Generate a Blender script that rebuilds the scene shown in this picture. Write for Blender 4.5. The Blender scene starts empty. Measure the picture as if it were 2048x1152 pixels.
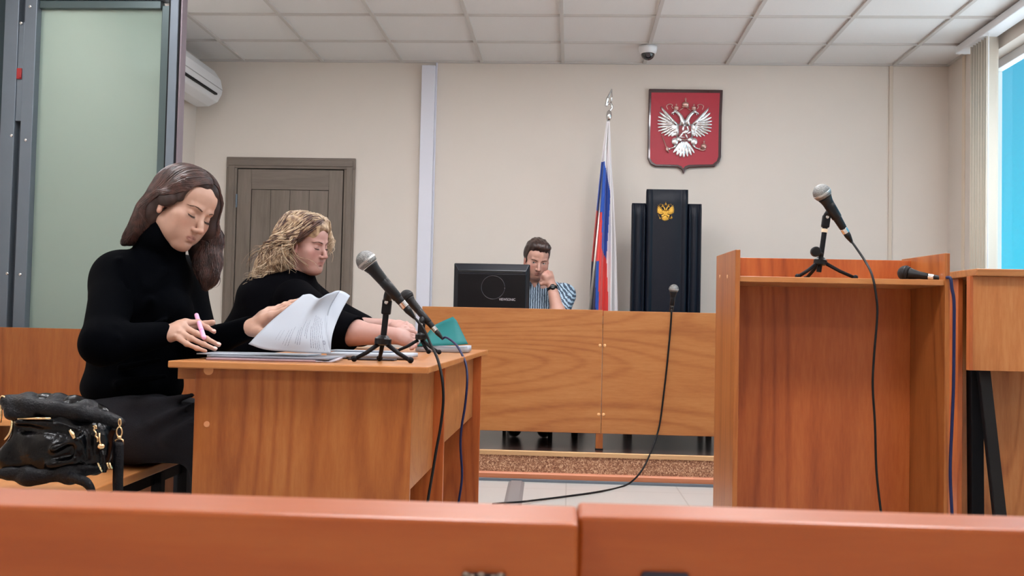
import bpy, math, random
import numpy as np
from mathutils import Vector, Matrix
SC = bpy.context.scene
COL = SC.collection
PI = math.pi
# ------------------------------------------------------------------ camera
FPX = 2026.7
CAM = np.array([0.0, 0.0, 0.86])
def _rot(yaw, pitch, roll):
    cy, sy, cp, sp = math.cos(yaw), math.sin(yaw), math.cos(pitch), math.sin(pitch)
    fwd = np.array([-sy*cp, cy*cp, sp]); r = np.array([cy, sy, 0.0]); u = np.cross(r, fwd)
    c, s = math.cos(roll), math.sin(roll)
    return np.stack([c*r+s*u, -s*r+c*u, fwd])
RM = _rot(.0572, .0370, .0219)
def _ray(px, py): return RM.T @ np.array([(px-1024)/FPX, -(py-576)/FPX, 1.0])
def P(px, py, Y):
    d = _ray(px, py); return CAM + d*(Y/d[1])
def PZ(px, py, z):
    d = _ray(px, py); return CAM + d*((z-CAM[2])/d[2])
def PX(px, py, X):
    d = _ray(px, py); return CAM + d*((X-CAM[0])/d[0])
cd = bpy.data.cameras.new('camera'); cam = bpy.data.objects.new('camera', cd); COL.objects.link(cam)
cd.sensor_width = 36; cd.lens = FPX/2048*36; cd.clip_start = .01; cd.clip_end = 200
m = Matrix([[RM[0][i], RM[1][i], -RM[2][i], CAM[i]] for i in range(3)] + [[0, 0, 0, 1]])
cam.matrix_world = m; SC.camera = cam
cd.dof.use_dof = True; cd.dof.focus_distance = 3.2; cd.dof.aperture_fstop = 26
SC.view_settings.view_transform = 'Standard'; SC.view_settings.look = 'None'
SC.view_settings.gamma = 1; SC.view_settings.use_curve_mapping = False
# ------------------------------------------------------------------ materials
def lin(r, g, b):
    f = lambda c: (c/255/12.92) if c/255 <= .04045 else ((c/255+.055)/1.055)**2.4
    return (f(r), f(g), f(b), 1)
def mat(name, rgb, rough=.5, metal=0, noise=0, nscale=30, bump=0, bscale=200, spec=.5, sheen=0, sss=0, coat=0):
    M = bpy.data.materials.new(name); M.use_nodes = True
    nt = M.node_tree; b = nt.nodes['Principled BSDF']
    c = lin(*rgb); b.inputs['Base Color'].default_value = c
    b.inputs['Roughness'].default_value = rough; b.inputs['Metallic'].default_value = metal
    b.inputs['Specular IOR Level'].default_value = spec
    b.inputs['Sheen Weight'].default_value = sheen; b.inputs['Coat Weight'].default_value = coat
    if sss:
        b.inputs['Subsurface Weight'].default_value = sss
        b.inputs['Subsurface Radius'].default_value = (.012, .005, .003); b.inputs['Subsurface Scale'].default_value = 1
    tc = nt.nodes.new('ShaderNodeTexCoord')
    if noise:
        n = nt.nodes.new('ShaderNodeTexNoise'); n.inputs['Scale'].default_value = nscale; n.inputs['Detail'].default_value = 5
        nt.links.new(tc.outputs['Object'], n.inputs['Vector'])
        r = nt.nodes.new('ShaderNodeMix'); r.data_type = 'RGBA'
        r.inputs[6].default_value = [x*(1-noise) for x in c[:3]]+[1]; r.inputs[7].default_value = [min(1, x*(1+noise)) for x in c[:3]]+[1]
        nt.links.new(n.outputs['Fac'], r.inputs[0]); nt.links.new(r.outputs[2], b.inputs['Base Color'])
    if bump:
        n2 = nt.nodes.new('ShaderNodeTexNoise'); n2.inputs['Scale'].default_value = bscale; n2.inputs['Detail'].default_value = 3
        nt.links.new(tc.outputs['Object'], n2.inputs['Vector'])
        bp = nt.nodes.new('ShaderNodeBump'); bp.inputs['Strength'].default_value = bump; bp.inputs['Distance'].default_value = .01
        nt.links.new(n2.outputs['Fac'], bp.inputs['Height']); nt.links.new(bp.outputs['Normal'], b.inputs['Normal'])
    return M
def wood(name, axis, c1, c2, c3, rough=.35, figure=1.0, seed=0, stretch=9, spec=.45):
    """laminate: fine fibres along the axis plus cathedral figure"""
    M = bpy.data.materials.new(name); M.use_nodes = True; nt = M.node_tree; b = nt.nodes['Principled BSDF']
    N = nt.nodes.new; L = nt.links.new
    tc = N('ShaderNodeTexCoord'); mp = N('ShaderNodeMapping')
    sc = [1, 1, 1]; sc['xyz'.index(axis)] = 1/stretch
    mp.inputs['Scale'].default_value = sc; mp.inputs['Location'].default_value = (seed*3.1, seed*1.7, seed*.9)
    L(tc.outputs['Object'], mp.inputs['Vector'])
    def noise(scale, det, rg=.5):
        n = N('ShaderNodeTexNoise'); n.inputs['Scale'].default_value = scale; n.inputs['Detail'].default_value = det
        n.inputs['Roughness'].default_value = rg; L(mp.outputs['Vector'], n.inputs['Vector']); return n
    def math_(op, a, v):
        q = N('ShaderNodeMath'); q.operation = op; L(a, q.inputs[0])
        if isinstance(v, (int, float)): q.inputs[1].default_value = v
        else: L(v, q.inputs[1])
        return q.outputs[0]
    big = noise(2.4, 1.0); fine = noise(95, 4, .7); mid = noise(14, 3)
    s = math_('SINE', math_('MULTIPLY', big.outputs['Fac'], 125), 0)
    s = math_('ADD', math_('MULTIPLY', s, .5), .5); s = math_('POWER', s, 4)
    # the figure only shows in places
    msk = noise(1.7, 1); mk = N('ShaderNodeMapRange'); L(msk.outputs['Fac'], mk.inputs[0])
    mk.inputs[1].default_value = .36; mk.inputs[2].default_value = .56
    s = math_('MULTIPLY', s, mk.outputs[0])
    f = math_('MULTIPLY', s, .26*figure)
    f = math_('ADD', f, math_('MULTIPLY', fine.outputs['Fac'], .55))
    f = math_('ADD', f, math_('MULTIPLY', mid.outputs['Fac'], .55))
    rp = N('ShaderNodeValToRGB'); L(f, rp.inputs[0]); e = rp.color_ramp.elements
    e[0].position = .28; e[0].color = lin(*c1); e[1].position = 1.0; e[1].color = lin(*c3)
    k = e.new(.6); k.color = lin(*c2)
    L(rp.outputs[0], b.inputs['Base Color']); b.inputs['Roughness'].default_value = rough
    b.inputs['Specular IOR Level'].default_value = spec
    bp = N('ShaderNodeBump'); bp.inputs['Strength'].default_value = .04; bp.inputs['Distance'].default_value = .004
    L(fine.outputs['Fac'], bp.inputs['Height']); L(bp.outputs['Normal'], b.inputs['Normal'])
    return M
# ------------------------------------------------------------------ mesh builder
class MB:
    def __init__(s): s.v = []; s.f = []; s.m = []; s.cur = 0
    def add(s, vs, fs):
        o = len(s.v); s.v += [tuple(map(float, p)) for p in vs]; s.f += [tuple(o+i for i in q) for q in fs]; s.m += [s.cur]*len(fs); return s
    def box(s, x0, x1, y0, y1, z0, z1):
        vs = [(x, y, z) for z in (z0, z1) for y in (y0, y1) for x in (x0, x1)]
        return s.add(vs, [(0, 2, 3, 1), (4, 5, 7, 6), (0, 1, 5, 4), (2, 6, 7, 3), (0, 4, 6, 2), (1, 3, 7, 5)])
    def prism(s, poly, vec):
        n = len(poly); vec = np.array(vec, float)
        vs = [tuple(p) for p in poly]+[tuple(np.array(p)+vec) for p in poly]
        return s.add(vs, [tuple(range(n))[::-1], tuple(range(n, 2*n))]+[(i, (i+1) % n, n+(i+1) % n, n+i) for i in range(n)])
    def bar(s, a, b, w, h, up=(0, 0, 1)):
        a, b = Vector(a), Vector(b); d = (b-a).normalized(); u = Vector(up)
        if abs(d.dot(u)) > .98: u = Vector((0, 1, 0))
        r = d.cross(u).normalized(); u = r.cross(d)
        vs = [q+r*(i*w/2)+u*(j*h/2) for q in (a, b) for i, j in ((-1, -1), (1, -1), (1, 1), (-1, 1))]
        return s.add(vs, [(3, 2, 1, 0), (4, 5, 6, 7)]+[(i, (i+1) % 4, 4+(i+1) % 4, 4+i) for i in range(4)])
    def tube(s, pts, rad, n=10, flat=1.0, cap=True):
        pts = [Vector(p) for p in pts]; k = len(pts)
        rad = [rad]*k if isinstance(rad, (int, float)) else list(rad)
        t0 = (pts[1]-pts[0]).normalized(); up = Vector((0, 0, 1)) if abs(t0.z) < .9 else Vector((1, 0, 0))
        nrm = t0.cross(up).normalized(); vs = []
        for i in range(k):
            t = (pts[min(i+1, k-1)]-pts[max(i-1, 0)]).normalized()
            nrm = (nrm-t*nrm.dot(t)).normalized(); bn = t.cross(nrm)
            for j in range(n):
                a = 2*PI*j/n; vs.append(pts[i]+nrm*(math.cos(a)*rad[i])+bn*(math.sin(a)*rad[i]*flat))
        fs = [(i*n+j, i*n+(j+1) % n, (i+1)*n+(j+1) % n, (i+1)*n+j) for i in range(k-1) for j in range(n)]
        if cap: fs += [tuple(range(n))[::-1], tuple((k-1)*n+j for j in range(n))]
        return s.add(vs, fs)
    def ell(s, c, r, R=None, nu=16, nv=10):
        c = np.array(c, float); r = (r, r, r) if isinstance(r, (int, float)) else r; R = np.eye(3) if R is None else np.array(R)
        vs = []
        for i in range(nv+1):
            th = PI*i/nv
            for j in range(nu):
                ph = 2*PI*j/nu; vs.append(c+R @ np.array([r[0]*math.sin(th)*math.cos(ph), r[1]*math.sin(th)*math.sin(ph), r[2]*math.cos(th)]))
        return s.add(vs, [(i*nu+j, (i+1)*nu+j, (i+1)*nu+(j+1) % nu, i*nu+(j+1) % nu) for i in range(nv) for j in range(nu)])
    def lathe(s, a, b, prof, n=24):
        """prof: list of (t along a->b in metres from a, radius)"""
        a = Vector(a); d = (Vector(b)-a).normalized(); up = Vector((0, 0, 1)) if abs(d.z) < .9 else Vector((1, 0, 0))
        u = d.cross(up).normalized(); w = d.cross(u); vs = []
        for t, r in prof:
            for j in range(n):
                q = 2*PI*j/n; vs.append(a+d*t+u*(r*math.cos(q))+w*(r*math.sin(q)))
        k = len(prof)
        fs = [(i*n+j, (i+1)*n+j, (i+1)*n+(j+1) % n, i*n+(j+1) % n) for i in range(k-1) for j in range(n)]
        fs += [tuple(range(n)), tuple((k-1)*n+j for j in range(n))[::-1]]
        return s.add(vs, fs)
    def grid(s, pts):
        """pts[i][j] -> sheet"""
        h, w = len(pts), len(pts[0])
        return s.add([p for r in pts for p in r], [(i*w+j, i*w+j+1, (i+1)*w+j+1, (i+1)*w+j) for i in range(h-1) for j in range(w-1)])
    def build(s, name, mats, parent=None, smooth=False, bevel=0, solid=0, fix=True, subd=0):
        me = bpy.data.meshes.new(name); 
        me.from_pydata(s.v, [], s.f); mats = mats if isinstance(mats, (list, tuple)) else [mats]
        for q in mats: me.materials.append(q)
        me.polygons.foreach_set('material_index', s.m)
        if smooth: me.polygons.foreach_set('use_smooth', [True]*len(s.f))
        if fix:
            import bmesh
            bm = bmesh.new(); bm.from_mesh(me); bmesh.ops.recalc_face_normals(bm, faces=bm.faces); bm.to_mesh(me); bm.free()
        me.update(); o = bpy.data.objects.new(name, me); COL.objects.link(o)
        if parent is not None:
            o.parent = parent; o.matrix_parent_inverse = Matrix.Translation(-parent.location) if parent.type == 'EMPTY' else Matrix.Identity(4)
        if solid:
            q = o.modifiers.new('solid', 'SOLIDIFY'); q.thickness = solid; q.offset = 0
        if bevel:
            q = o.modifiers.new('bevel', 'BEVEL'); q.width = bevel; q.segments = 2; q.limit_method = 'ANGLE'
        if subd:
            q = o.modifiers.new('sub', 'SUBSURF'); q.levels = subd; q.render_levels = subd
        return o
def tag(o, label=None, cat=None, group=None, kind=None):
    if label: o['label'] = label
    if cat: o['category'] = cat
    if group: o['group'] = group
    if kind: o['kind'] = kind
    return o
def thing(name, loc, label, cat, group=None):
    o = bpy.data.objects.new(name, None); COL.objects.link(o); o.location = Vector([float(x) for x in loc]); o.empty_display_size = .1
    return tag(o, label, cat, group)
def struct(o): o['kind'] = 'structure'; return o
def box(name, m, b, parent=None, bevel=.0015): return MB().box(*b).build(name, m, parent, bevel=bevel)
def spline(pts, n=8):
    """Catmull-Rom through the points"""
    pts = [np.array(p, float) for p in pts]; q = [2*pts[0]-pts[1]]+pts+[2*pts[-1]-pts[-2]]; out = []
    for i in range(1, len(q)-2):
        for k in range(n):
            t = k/n; a, b, c, d = q[i-1], q[i], q[i+1], q[i+2]
            out.append(.5*((2*b)+(-a+c)*t+(2*a-5*b+4*c-d)*t*t+(-a+3*b-3*c+d)*t**3))
    out.append(pts[-1]); return out
# ------------------------------------------------------------------ palette
W1, W2, W3 = (178, 114, 61), (161, 93, 44), (127, 63, 28)
WV = wood('wood_vertical', 'z', W1, W2, W3, figure=1.0, seed=11, stretch=8)
WV3 = wood('wood_vertical_shaded', 'z', (155, 97, 46), (139, 79, 33), (109, 53, 21), seed=1)  # same wood for the rear bench back, its shade darkened into the colour
WV4 = wood('wood_vertical_light', 'z', (206, 142, 84), (188, 117, 62), (148, 80, 38), seed=8)
WV2 = wood('wood_vertical_dark', 'z', (194, 110, 56), (174, 89, 41), (138, 63, 28), seed=2)
WX = wood('wood_horizontal', 'x', (183, 127, 74), (168, 107, 58), (135, 75, 37), seed=4, figure=.8)
WT = wood('wood_tabletop', 'x', (196, 139, 86), (182, 119, 68), (154, 92, 50), seed=6, figure=.6, rough=.28)
WB = wood('wood_bench', 'x', (184, 102, 46), (169, 82, 30), (146, 63, 22), seed=7, figure=.5, rough=.34, spec=.6)
WY = wood('wood_seat', 'y', (218, 156, 100), (206, 140, 84), (184, 116, 68), seed=9, figure=.6, rough=.35)
GREYWOOD = wood('grey_door_wood', 'z', (134, 120, 109), (117, 105, 94), (91, 80, 70), seed=3, figure=.25, rough=.5, stretch=14)
GREYWOODX = wood('grey_door_wood_rail', 'x', (131, 118, 107), (114, 102, 92), (91, 80, 70), seed=5, figure=.25, rough=.5, stretch=14)
WALL = mat('wall_paint_beige', (220, 210, 200), .85, noise=.03, nscale=3, bump=.15, bscale=350)
CEIL = mat('ceiling_tile_white', (228, 226, 224), .9, noise=.035, nscale=160, bump=.2, bscale=260)
TBAR = mat('ceiling_bar_white', (200, 195, 190), .5)
WHITE = mat('white_plastic', (226, 226, 228), .4)
BLACK = mat('black_plastic', (12, 12, 15), .36, spec=.3)
BLACKM = mat('black_matte', (12, 12, 16), .6, spec=.2)
RUBBER = mat('cable_black', (12, 11, 12), .5, spec=.25)
BLUEC = mat('cable_blue', (18, 25, 66), .5, spec=.3)
CHROME = mat('chrome', (215, 215, 215), .18, 1)
STEEL = mat('grey_metal_paint', (104, 114, 124), .42, .35, noise=.06, nscale=20)
GOLD = mat('gold_metal', (210, 160, 70), .28, 1)
GOLDP = mat('pale_gold_metal', (226, 196, 150), .25, 1)
# ================================================================== ROOM
XL, XR, YB, YF, ZC = -2.841, 2.708, 7.443, -2.6, 2.805
flm = bpy.data.materials.new('floor_tiles'); flm.use_nodes = True
_nt = flm.node_tree; _b = _nt.nodes['Principled BSDF']; _tc = _nt.nodes.new('ShaderNodeTexCoord')
_br = _nt.nodes.new('ShaderNodeTexBrick'); _br.offset = 0; _br.inputs['Scale'].default_value = 1
_br.inputs['Brick Width'].default_value = .6; _br.inputs['Row Height'].default_value = .6; _br.inputs['Mortar Size'].default_value = .004
_br.inputs['Color1'].default_value = lin(186, 184, 180); _br.inputs['Color2'].default_value = lin(182, 180, 176); _br.inputs['Mortar'].default_value = lin(160, 157, 152)
_nt.links.new(_tc.outputs['Object'], _br.inputs['Vector']); _nt.links.new(_br.outputs['Color'], _b.inputs['Base Color']); _b.inputs['Roughness'].default_value = .3
struct(MB().box(XL-.2, XR+.3, YF-.2, YB+.2, -.12, 0).build('floor', flm))
# ceiling: tiles lifted above the bars of the grid, one mesh
cb = MB(); xs = [-2.4858+.6*i for i in range(-1, 10)]; ys = [6.898-.6*i for i in range(0, 17)]+[YB]
cb.box(XL-.2, XR+.3, YF-.2, YB+.2, ZC+.012, ZC+.14)
cb.cur = 1
for x in xs: cb.box(x-.012, x+.012, YF, YB, ZC-.002, ZC+.013)
for y in ys[:-1]: cb.box(XL, XR, y-.008, y+.008, ZC-.0015, ZC+.013)
cb.box(XL, XR, YB-.02, YB, ZC-.003, ZC+.013); cb.box(XL, XL+.02, YF, YB, ZC-.003, ZC+.013); cb.box(XR-.02, XR, YF, YB, ZC-.003, ZC+.013)
struct(cb.build('ceiling', [CEIL, TBAR]))
struct(MB().box(XL-.2, XR+.3, YB, YB+.2, 0, ZC+.01).build('wall_back', WALL))
struct(MB().box(XL-.2, XL, YF, YB, 0, ZC+.01).build('wall_left', WALL))
struct(MB().box(XL-.2, XR+.3, YF-.2, YF, 0, ZC+.01).build('wall_front', WALL))
# right wall with the window opening
FX0, FX1 = XR+.10, XR+.16
WY0, WY1 = 2.2, PX(1986, 300, FX0)[1]+.06
WZ1 = PX(1995, 126, FX0)[2]+.02; WZ0 = .82
rw = MB(); XO = FX1+.002
rw.box(XR, XO, YF, WY0, 0, ZC+.01); rw.box(XR, XO, WY1, YB, 0, ZC+.01)
rw.box(XR, XO, WY0, WY1, 0, WZ0); rw.box(XR, XO, WY0, WY1, WZ1, ZC+.01)
struct(rw.build('wall_right', WALL))
glass = bpy.data.materials.new('window_glass'); glass.use_nodes = True
def thin_glass(M, tint, milk=0, milkc=(0, 0, 0), refl=.9, rough=.0):
    nt = M.node_tree; nt.nodes.clear(); N = nt.nodes.new; L = nt.links.new
    out = N('ShaderNodeOutputMaterial'); tr = N('ShaderNodeBsdfTransparent'); tr.inputs[0].default_value = (*tint, 1)
    gl = N('ShaderNodeBsdfGlossy'); gl.inputs['Roughness'].default_value = rough; gl.inputs['Color'].default_value = (refl, refl, refl, 1)
    fr = N('ShaderNodeFresnel'); fr.inputs[0].default_value = 1.5; base = tr.outputs[0]
    if milk:
        df = N('ShaderNodeBsdfDiffuse'); df.inputs[0].default_value = milkc; tl = N('ShaderNodeBsdfTranslucent'); tl.inputs[0].default_value = milkc
        m0 = N('ShaderNodeMixShader'); m0.inputs[0].default_value = .35; L(df.outputs[0], m0.inputs[1]); L(tl.outputs[0], m0.inputs[2])
        m1 = N('ShaderNodeMixShader'); m1.inputs[0].default_value = milk; L(tr.outputs[0], m1.inputs[1]); L(m0.outputs[0], m1.inputs[2]); base = m1.outputs[0]
    ge = N('ShaderNodeNewGeometry'); iv = N('ShaderNodeMath'); iv.operation = 'SUBTRACT'; iv.inputs[0].default_value = 1; L(ge.outputs['Backfacing'], iv.inputs[1]); fm = N('ShaderNodeMath'); fm.operation = 'MULTIPLY'; L(fr.outputs[0], fm.inputs[0]); L(iv.outputs[0], fm.inputs[1])
    mx = N('ShaderNodeMixShader'); L(fm.outputs[0], mx.inputs[0]); L(base, mx.inputs[1]); L(gl.outputs[0], mx.inputs[2]); L(mx.outputs[0], out.inputs[0])
thin_glass(glass, (.93, .97, .98))
wf = MB(); fw = .06
wf.box(FX0, FX1, WY0, WY1, WZ0, WZ0+fw); wf.box(FX0, FX1, WY0, WY1, WZ1-fw, WZ1)
for y in (WY0, (WY0+WY1)/2-.4, WY1-fw): wf.box(FX0, FX1, y, y+fw, WZ0+fw, WZ1-fw)
win = struct(wf.build('window_1', WHITE, bevel=.004))
MB().box(FX0+.025, FX0+.031, WY0+fw, WY1-fw, WZ0+fw, WZ1-fw).build('pane', glass, win)
box('window_sill', WHITE, (XR-.12, FX0, WY0-.05, WY1+.02, WZ0-.035, WZ0), win, .004)
# vertical blind bunched at the far end of its rail
bl = thing('vertical_blind', (XR-.06, 6.5, 1.0), 'beige vertical slat blind bunched beside the blue window on a white ceiling rail', 'blind')
RZ = ZC-.004
box('rail', WHITE, (XR-.15, XR-.04, WY0-.1, 6.92, RZ-.05, RZ), bl, .006)
SL = mat('blind_fabric', (226, 214, 198), .8); SL.node_tree.nodes['Principled BSDF'].inputs['Transmission Weight'].default_value = 0
for i in range(7):
    y = 6.75-.042*i; a = math.radians(12+3*(i % 3)); w = .085
    c = np.array([XR-.075, y]); d = np.array([math.cos(a), math.sin(a)])*w/2
    pts = []
    for z in (.55, RZ-.05):
        pts.append([(c[0]+d[0]*t-d[1]*.12*(1-t*t), c[1]+d[1]*t+d[0]*.12*(1-t*t), z) for t in np.linspace(-1, 1, 7)])
    MB().grid(pts).build('slat', SL, bl, smooth=True, solid=.0012)
MB().tube([(XR-.13, 6.42, RZ-.05), (XR-.13, 6.42, 1.0)], .0035, 8).build('wand', WHITE, bl)
# trims on the back wall
DUCT = mat('white_duct', (222, 222, 232), .45)
px0, px1 = P(841.5, 300, YB)[0], P(868, 300, YB)[0]
struct(MB().box(px0, px1, YB-.05, YB, .1, ZC-.03).box(px1, px1+.012, YB-.012, YB, .1, ZC).build('trim_1', DUCT, bevel=.003))
t2 = P(1780.5, 300, YB)[0]
struct(MB().box(t2-.013, t2+.013, YB-.012, YB, .1, ZC).build('trim_2', mat('beige_duct', (210, 196, 180), .5), bevel=.002))
t3 = PX(1928, 350, XR)[1]
struct(MB().box(XR-.01, XR, t3-.02, t3+.02, .1, ZC).build('trim_3', mat('beige_duct_pale', (222, 206, 186), .5), bevel=.002))
# door
dx0, dx1, dz1 = -2.590, -1.613, 2.078; cw = .083
dc = MB(); 
for (a, b) in ((dx0, dx0+cw), (dx1-cw, dx1)):
    dc.box(a, b, YB-.018, YB, 0, dz1-cw); dc.box(a+.018, b-.018, YB-.026, YB-.018, 0, dz1-cw+.0175)
dc.cur = 1; dc.box(dx0, dx1, YB-.018, YB, dz1-cw, dz1); dc.box(dx0+.018, dx1-.018, YB-.026, YB-.018, dz1-cw+.018, dz1-.018)
door = struct(dc.build('door_1', [GREYWOOD, GREYWOODX], bevel=.004))
lx0, lx1, lz1 = dx0+cw+.006, dx1-cw-.008, dz1-cw-.008
GAP = mat('door_gap_dark', (30, 26, 23), .9)
box('rebate', GAP, (dx0+cw, dx1-cw, YB-.003, YB-.0005, 0, dz1-cw), door, 0)
st = .105
lf = MB(); lf.box(lx0, lx0+st, YB-.014, YB-.003, .01, lz1); lf.box(lx1-st, lx1, YB-.014, YB-.003, .01, lz1)
lf.cur = 1; lf.box(lx0+st, lx1-st, YB-.0138, YB-.003, lz1-.15, lz1); lf.box(lx0+st, lx1-st, YB-.0138, YB-.003, .01, .2)
lf.build('door_leaf', [GREYWOOD, GREYWOODX], door, bevel=.002)
pn = MB(); n = 4; a, b = lx0+st+.003, lx1-st-.003
for i in range(n): pn.box(a+(b-a)*i/n+.0012, a+(b-a)*(i+1)/n-.0012, YB-.0085, YB-.003, .2, lz1-.153)
pn.build('door_panel', GREYWOOD, door, bevel=.0015)
hz = P(472, 402, YB)[2]
for z in (hz, .35): MB().tube([(lx0-.004, YB-.018, z-.05), (lx0-.004, YB-.018, z+.05)], .0075, 10).build('hinge', STEEL, door)
MB().box(lx1-.09, lx1-.03, YB-.03, YB-.014, .98, 1.03).tube([(lx1-.05, YB-.02, 1.0), (lx1-.05, YB-.07, 1.0), (lx1-.16, YB-.07, 1.0)], .009, 10).build('door_handle', CHROME, door, bevel=.002)
# air conditioner high on the left wall
ay0, ay1 = 6.28, 7.3; az0, az1 = 2.425, 2.722; ax = XL
prof = [(0, az0+.03), (0, az1), (.13, az1), (.185, az1-.03), (.235, az1-.10), (.25, az1-.17), (.245, az0+.09), (.215, az0+.035), (.15, az0+.004), (.06, az0)]
ac = thing('air_conditioner', (XL, 6.8, az0), 'white wall air conditioner high in the corner behind the glass dock post', 'air conditioner')
MB().prism([(ax+p, ay0, z) for p, z in prof], (0, ay1-ay0, 0)).build('body', WHITE, ac, bevel=.008)
sl = [(ax+.243, ay0+.08, az0+.07), (ax+.243, ay1-.12, az0+.07)]
MB().bar(sl[0], sl[1], .02, .012).build('air_slot', BLACKM, ac)
MB().bar((ax+.252, ay0+.03, az1-.175), (ax+.252, ay1-.02, az1-.175), .004, .004).build('seam', mat('ac_seam', (170, 168, 168), .5), ac)
# dome camera on the ceiling
dcp = PZ(1296, 93, ZC); dcx, dcy = dcp[0], dcp[1]
dm = thing('dome_camera', (dcx, dcy, ZC-.001), 'small white dome security camera with dark glass hanging from the ceiling', 'camera')
MB().lathe((dcx, dcy, ZC-.001), (dcx, dcy, 0), [(0, .062), (.012, .064), (.034, .060), (.046, .054), (.052, .050)], 32).build('housing', WHITE, dm, smooth=True)
MB().ell((dcx, dcy, ZC-.052), (.047, .047, .044), nu=32, nv=20).build('dome', mat('dark_dome', (18, 16, 20), .08, coat=.5), dm, smooth=True)
MB().lathe((dcx, dcy-.043, ZC-.07), (dcx, dcy-.06, ZC-.078), [(0, .015), (.006, .015), (.0065, .010)], 16).build('lens', mat('lens_grey', (70, 64, 68), .2), dm)
# ceiling lamps (the room's lighting, above and behind the viewer)
DIFF = bpy.data.materials.new('lamp_diffuser'); DIFF.use_nodes = True
_b = DIFF.node_tree.nodes['Principled BSDF']; _b.inputs['Base Color'].default_value = (1, 1, 1, 1)
_b.inputs['Emission Color'].default_value = (1, 1.0, 1.03, 1); _b.inputs['Emission Strength'].default_value = LAMP = 23.8
def ceiling_lamp(cx, cy):
    t = thing('ceiling_lamp', (cx, cy, ZC-.002), 'square white ceiling light panel set in the tile grid', 'ceiling light', 'ceiling light panels over the public seats')
    fr = MB()
    fr.box(cx-.29, cx+.29, cy-.29, cy-.27, ZC-.012, ZC-.003); fr.box(cx-.29, cx+.29, cy+.27, cy+.29, ZC-.012, ZC-.003)
    fr.box(cx-.29, cx-.27, cy-.27, cy+.27, ZC-.012, ZC-.003); fr.box(cx+.27, cx+.29, cy-.27, cy+.27, ZC-.012, ZC-.003)
    fr.build('frame', WHITE, t); MB().box(cx-.27, cx+.27, cy-.27, cy+.27, ZC-.008, ZC-.004).build('diffuser', DIFF, t)
for iy, cols_ in ((2, (0, 3, 5, 8)), (5, (0, 3, 5, 8)), (8, (0, 3, 5, 8)), (12, (1, 4, 7))):
    for ix in cols_: ceiling_lamp(-2.4858+.6*ix+.3, 6.898-.6*iy-.3)
# sky outside
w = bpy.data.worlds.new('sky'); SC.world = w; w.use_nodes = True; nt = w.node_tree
bg = nt.nodes['Background']; tc = nt.nodes.new('ShaderNodeTexCoord'); sp = nt.nodes.new('ShaderNodeSeparateXYZ'); rp = nt.nodes.new('ShaderNodeValToRGB')
nt.links.new(tc.outputs['Generated'], sp.inputs[0]); nt.links.new(sp.outputs['Z'], rp.inputs[0]); nt.links.new(rp.outputs[0], bg.inputs[0])
e = rp.color_ramp.elements; e[0].position = 0; e[0].color = lin(52, 222, 255); e[1].position = .30; e[1].color = lin(100, 190, 226)
q = e.new(.09); q.color = lin(54, 216, 255)
bg.inputs[1].default_value = 1.05
# unseen white ground glow below the horizon, added to brighten the ceiling
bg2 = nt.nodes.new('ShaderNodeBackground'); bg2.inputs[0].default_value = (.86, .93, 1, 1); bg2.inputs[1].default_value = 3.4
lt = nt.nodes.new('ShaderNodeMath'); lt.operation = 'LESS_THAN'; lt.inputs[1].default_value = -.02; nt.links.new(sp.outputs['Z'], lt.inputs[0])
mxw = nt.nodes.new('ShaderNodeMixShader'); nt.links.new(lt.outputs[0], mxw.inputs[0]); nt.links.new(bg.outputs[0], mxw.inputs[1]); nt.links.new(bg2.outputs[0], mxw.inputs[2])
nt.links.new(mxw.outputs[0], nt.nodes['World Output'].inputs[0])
# ================================================================== PODIUM
YP = PZ(1180, 966, 0)[1]; zp = P(1180, 904.5, YP)[2]
def zrow(px, py, Y): return P(px, py, Y)[2]
CHIP = bpy.data.materials.new('speckled_chipboard'); CHIP.use_nodes = True
_nt = CHIP.node_tree; _b = _nt.nodes['Principled BSDF']; _tc = _nt.nodes.new('ShaderNodeTexCoord')
_n = _nt.nodes.new('ShaderNodeTexNoise'); _n.inputs['Scale'].default_value = 95; _n.inputs['Detail'].default_value = 2; _n.inputs['Distortion'].default_value = 1.5
_r = _nt.nodes.new('ShaderNodeValToRGB'); _nt.links.new(_tc.outputs['Object'], _n.inputs['Vector']); _nt.links.new(_n.outputs['Fac'], _r.inputs[0])
_e = _r.color_ramp.elements; _e[0].position = .4; _e[0].color = lin(120, 76, 52); _e[1].position = .64; _e[1].color = lin(214, 176, 142); _k = _e.new(.52); _k.color = lin(164, 112, 80)
_nt.links.new(_r.outputs[0], _b.inputs['Base Color']); _b.inputs['Roughness'].default_value = .6
DECK = mat('dark_brown_lino', (54, 38, 34), .22, noise=.15, nscale=6)
pdx0 = -1.2
pod = thing('podium', (0, YP, 0), 'low podium with dark glossy top and speckled brown riser under the judge desk', 'podium')
box('deck', DECK, (pdx0, XR-.002, YP+.01, YB-.052, 0, zp), pod, 0)
zr1, zr0 = zrow(1180, 914.5, YP-.005), zrow(1180, 948, YP-.005)
box('nosing', mat('nosing_metal', (216, 176, 130), .35, .6), (pdx0, XR-.002, YP-.014, YP+.03, zr1, zp-.0005), pod, .003)
box('riser', CHIP, (pdx0, XR-.002, YP, YP+.01, zr0, zr1), pod, 0)
zb = zrow(1180, 961, YP-.01)
MB().prism([(pdx0, YP, zb), (pdx0, YP-.012, zb), (pdx0, YP-.016, zr0-.01), (pdx0, YP-.006, zr0), (pdx0, YP, zr0)], (XR-.002-pdx0, 0, 0)).build('skirting', mat('skirting_brown', (196, 122, 84), .4), pod)
box('floor_channel', STEEL, (pdx0, XR-.002, YP-.03, YP, 0, zb), pod, .002)
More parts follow.
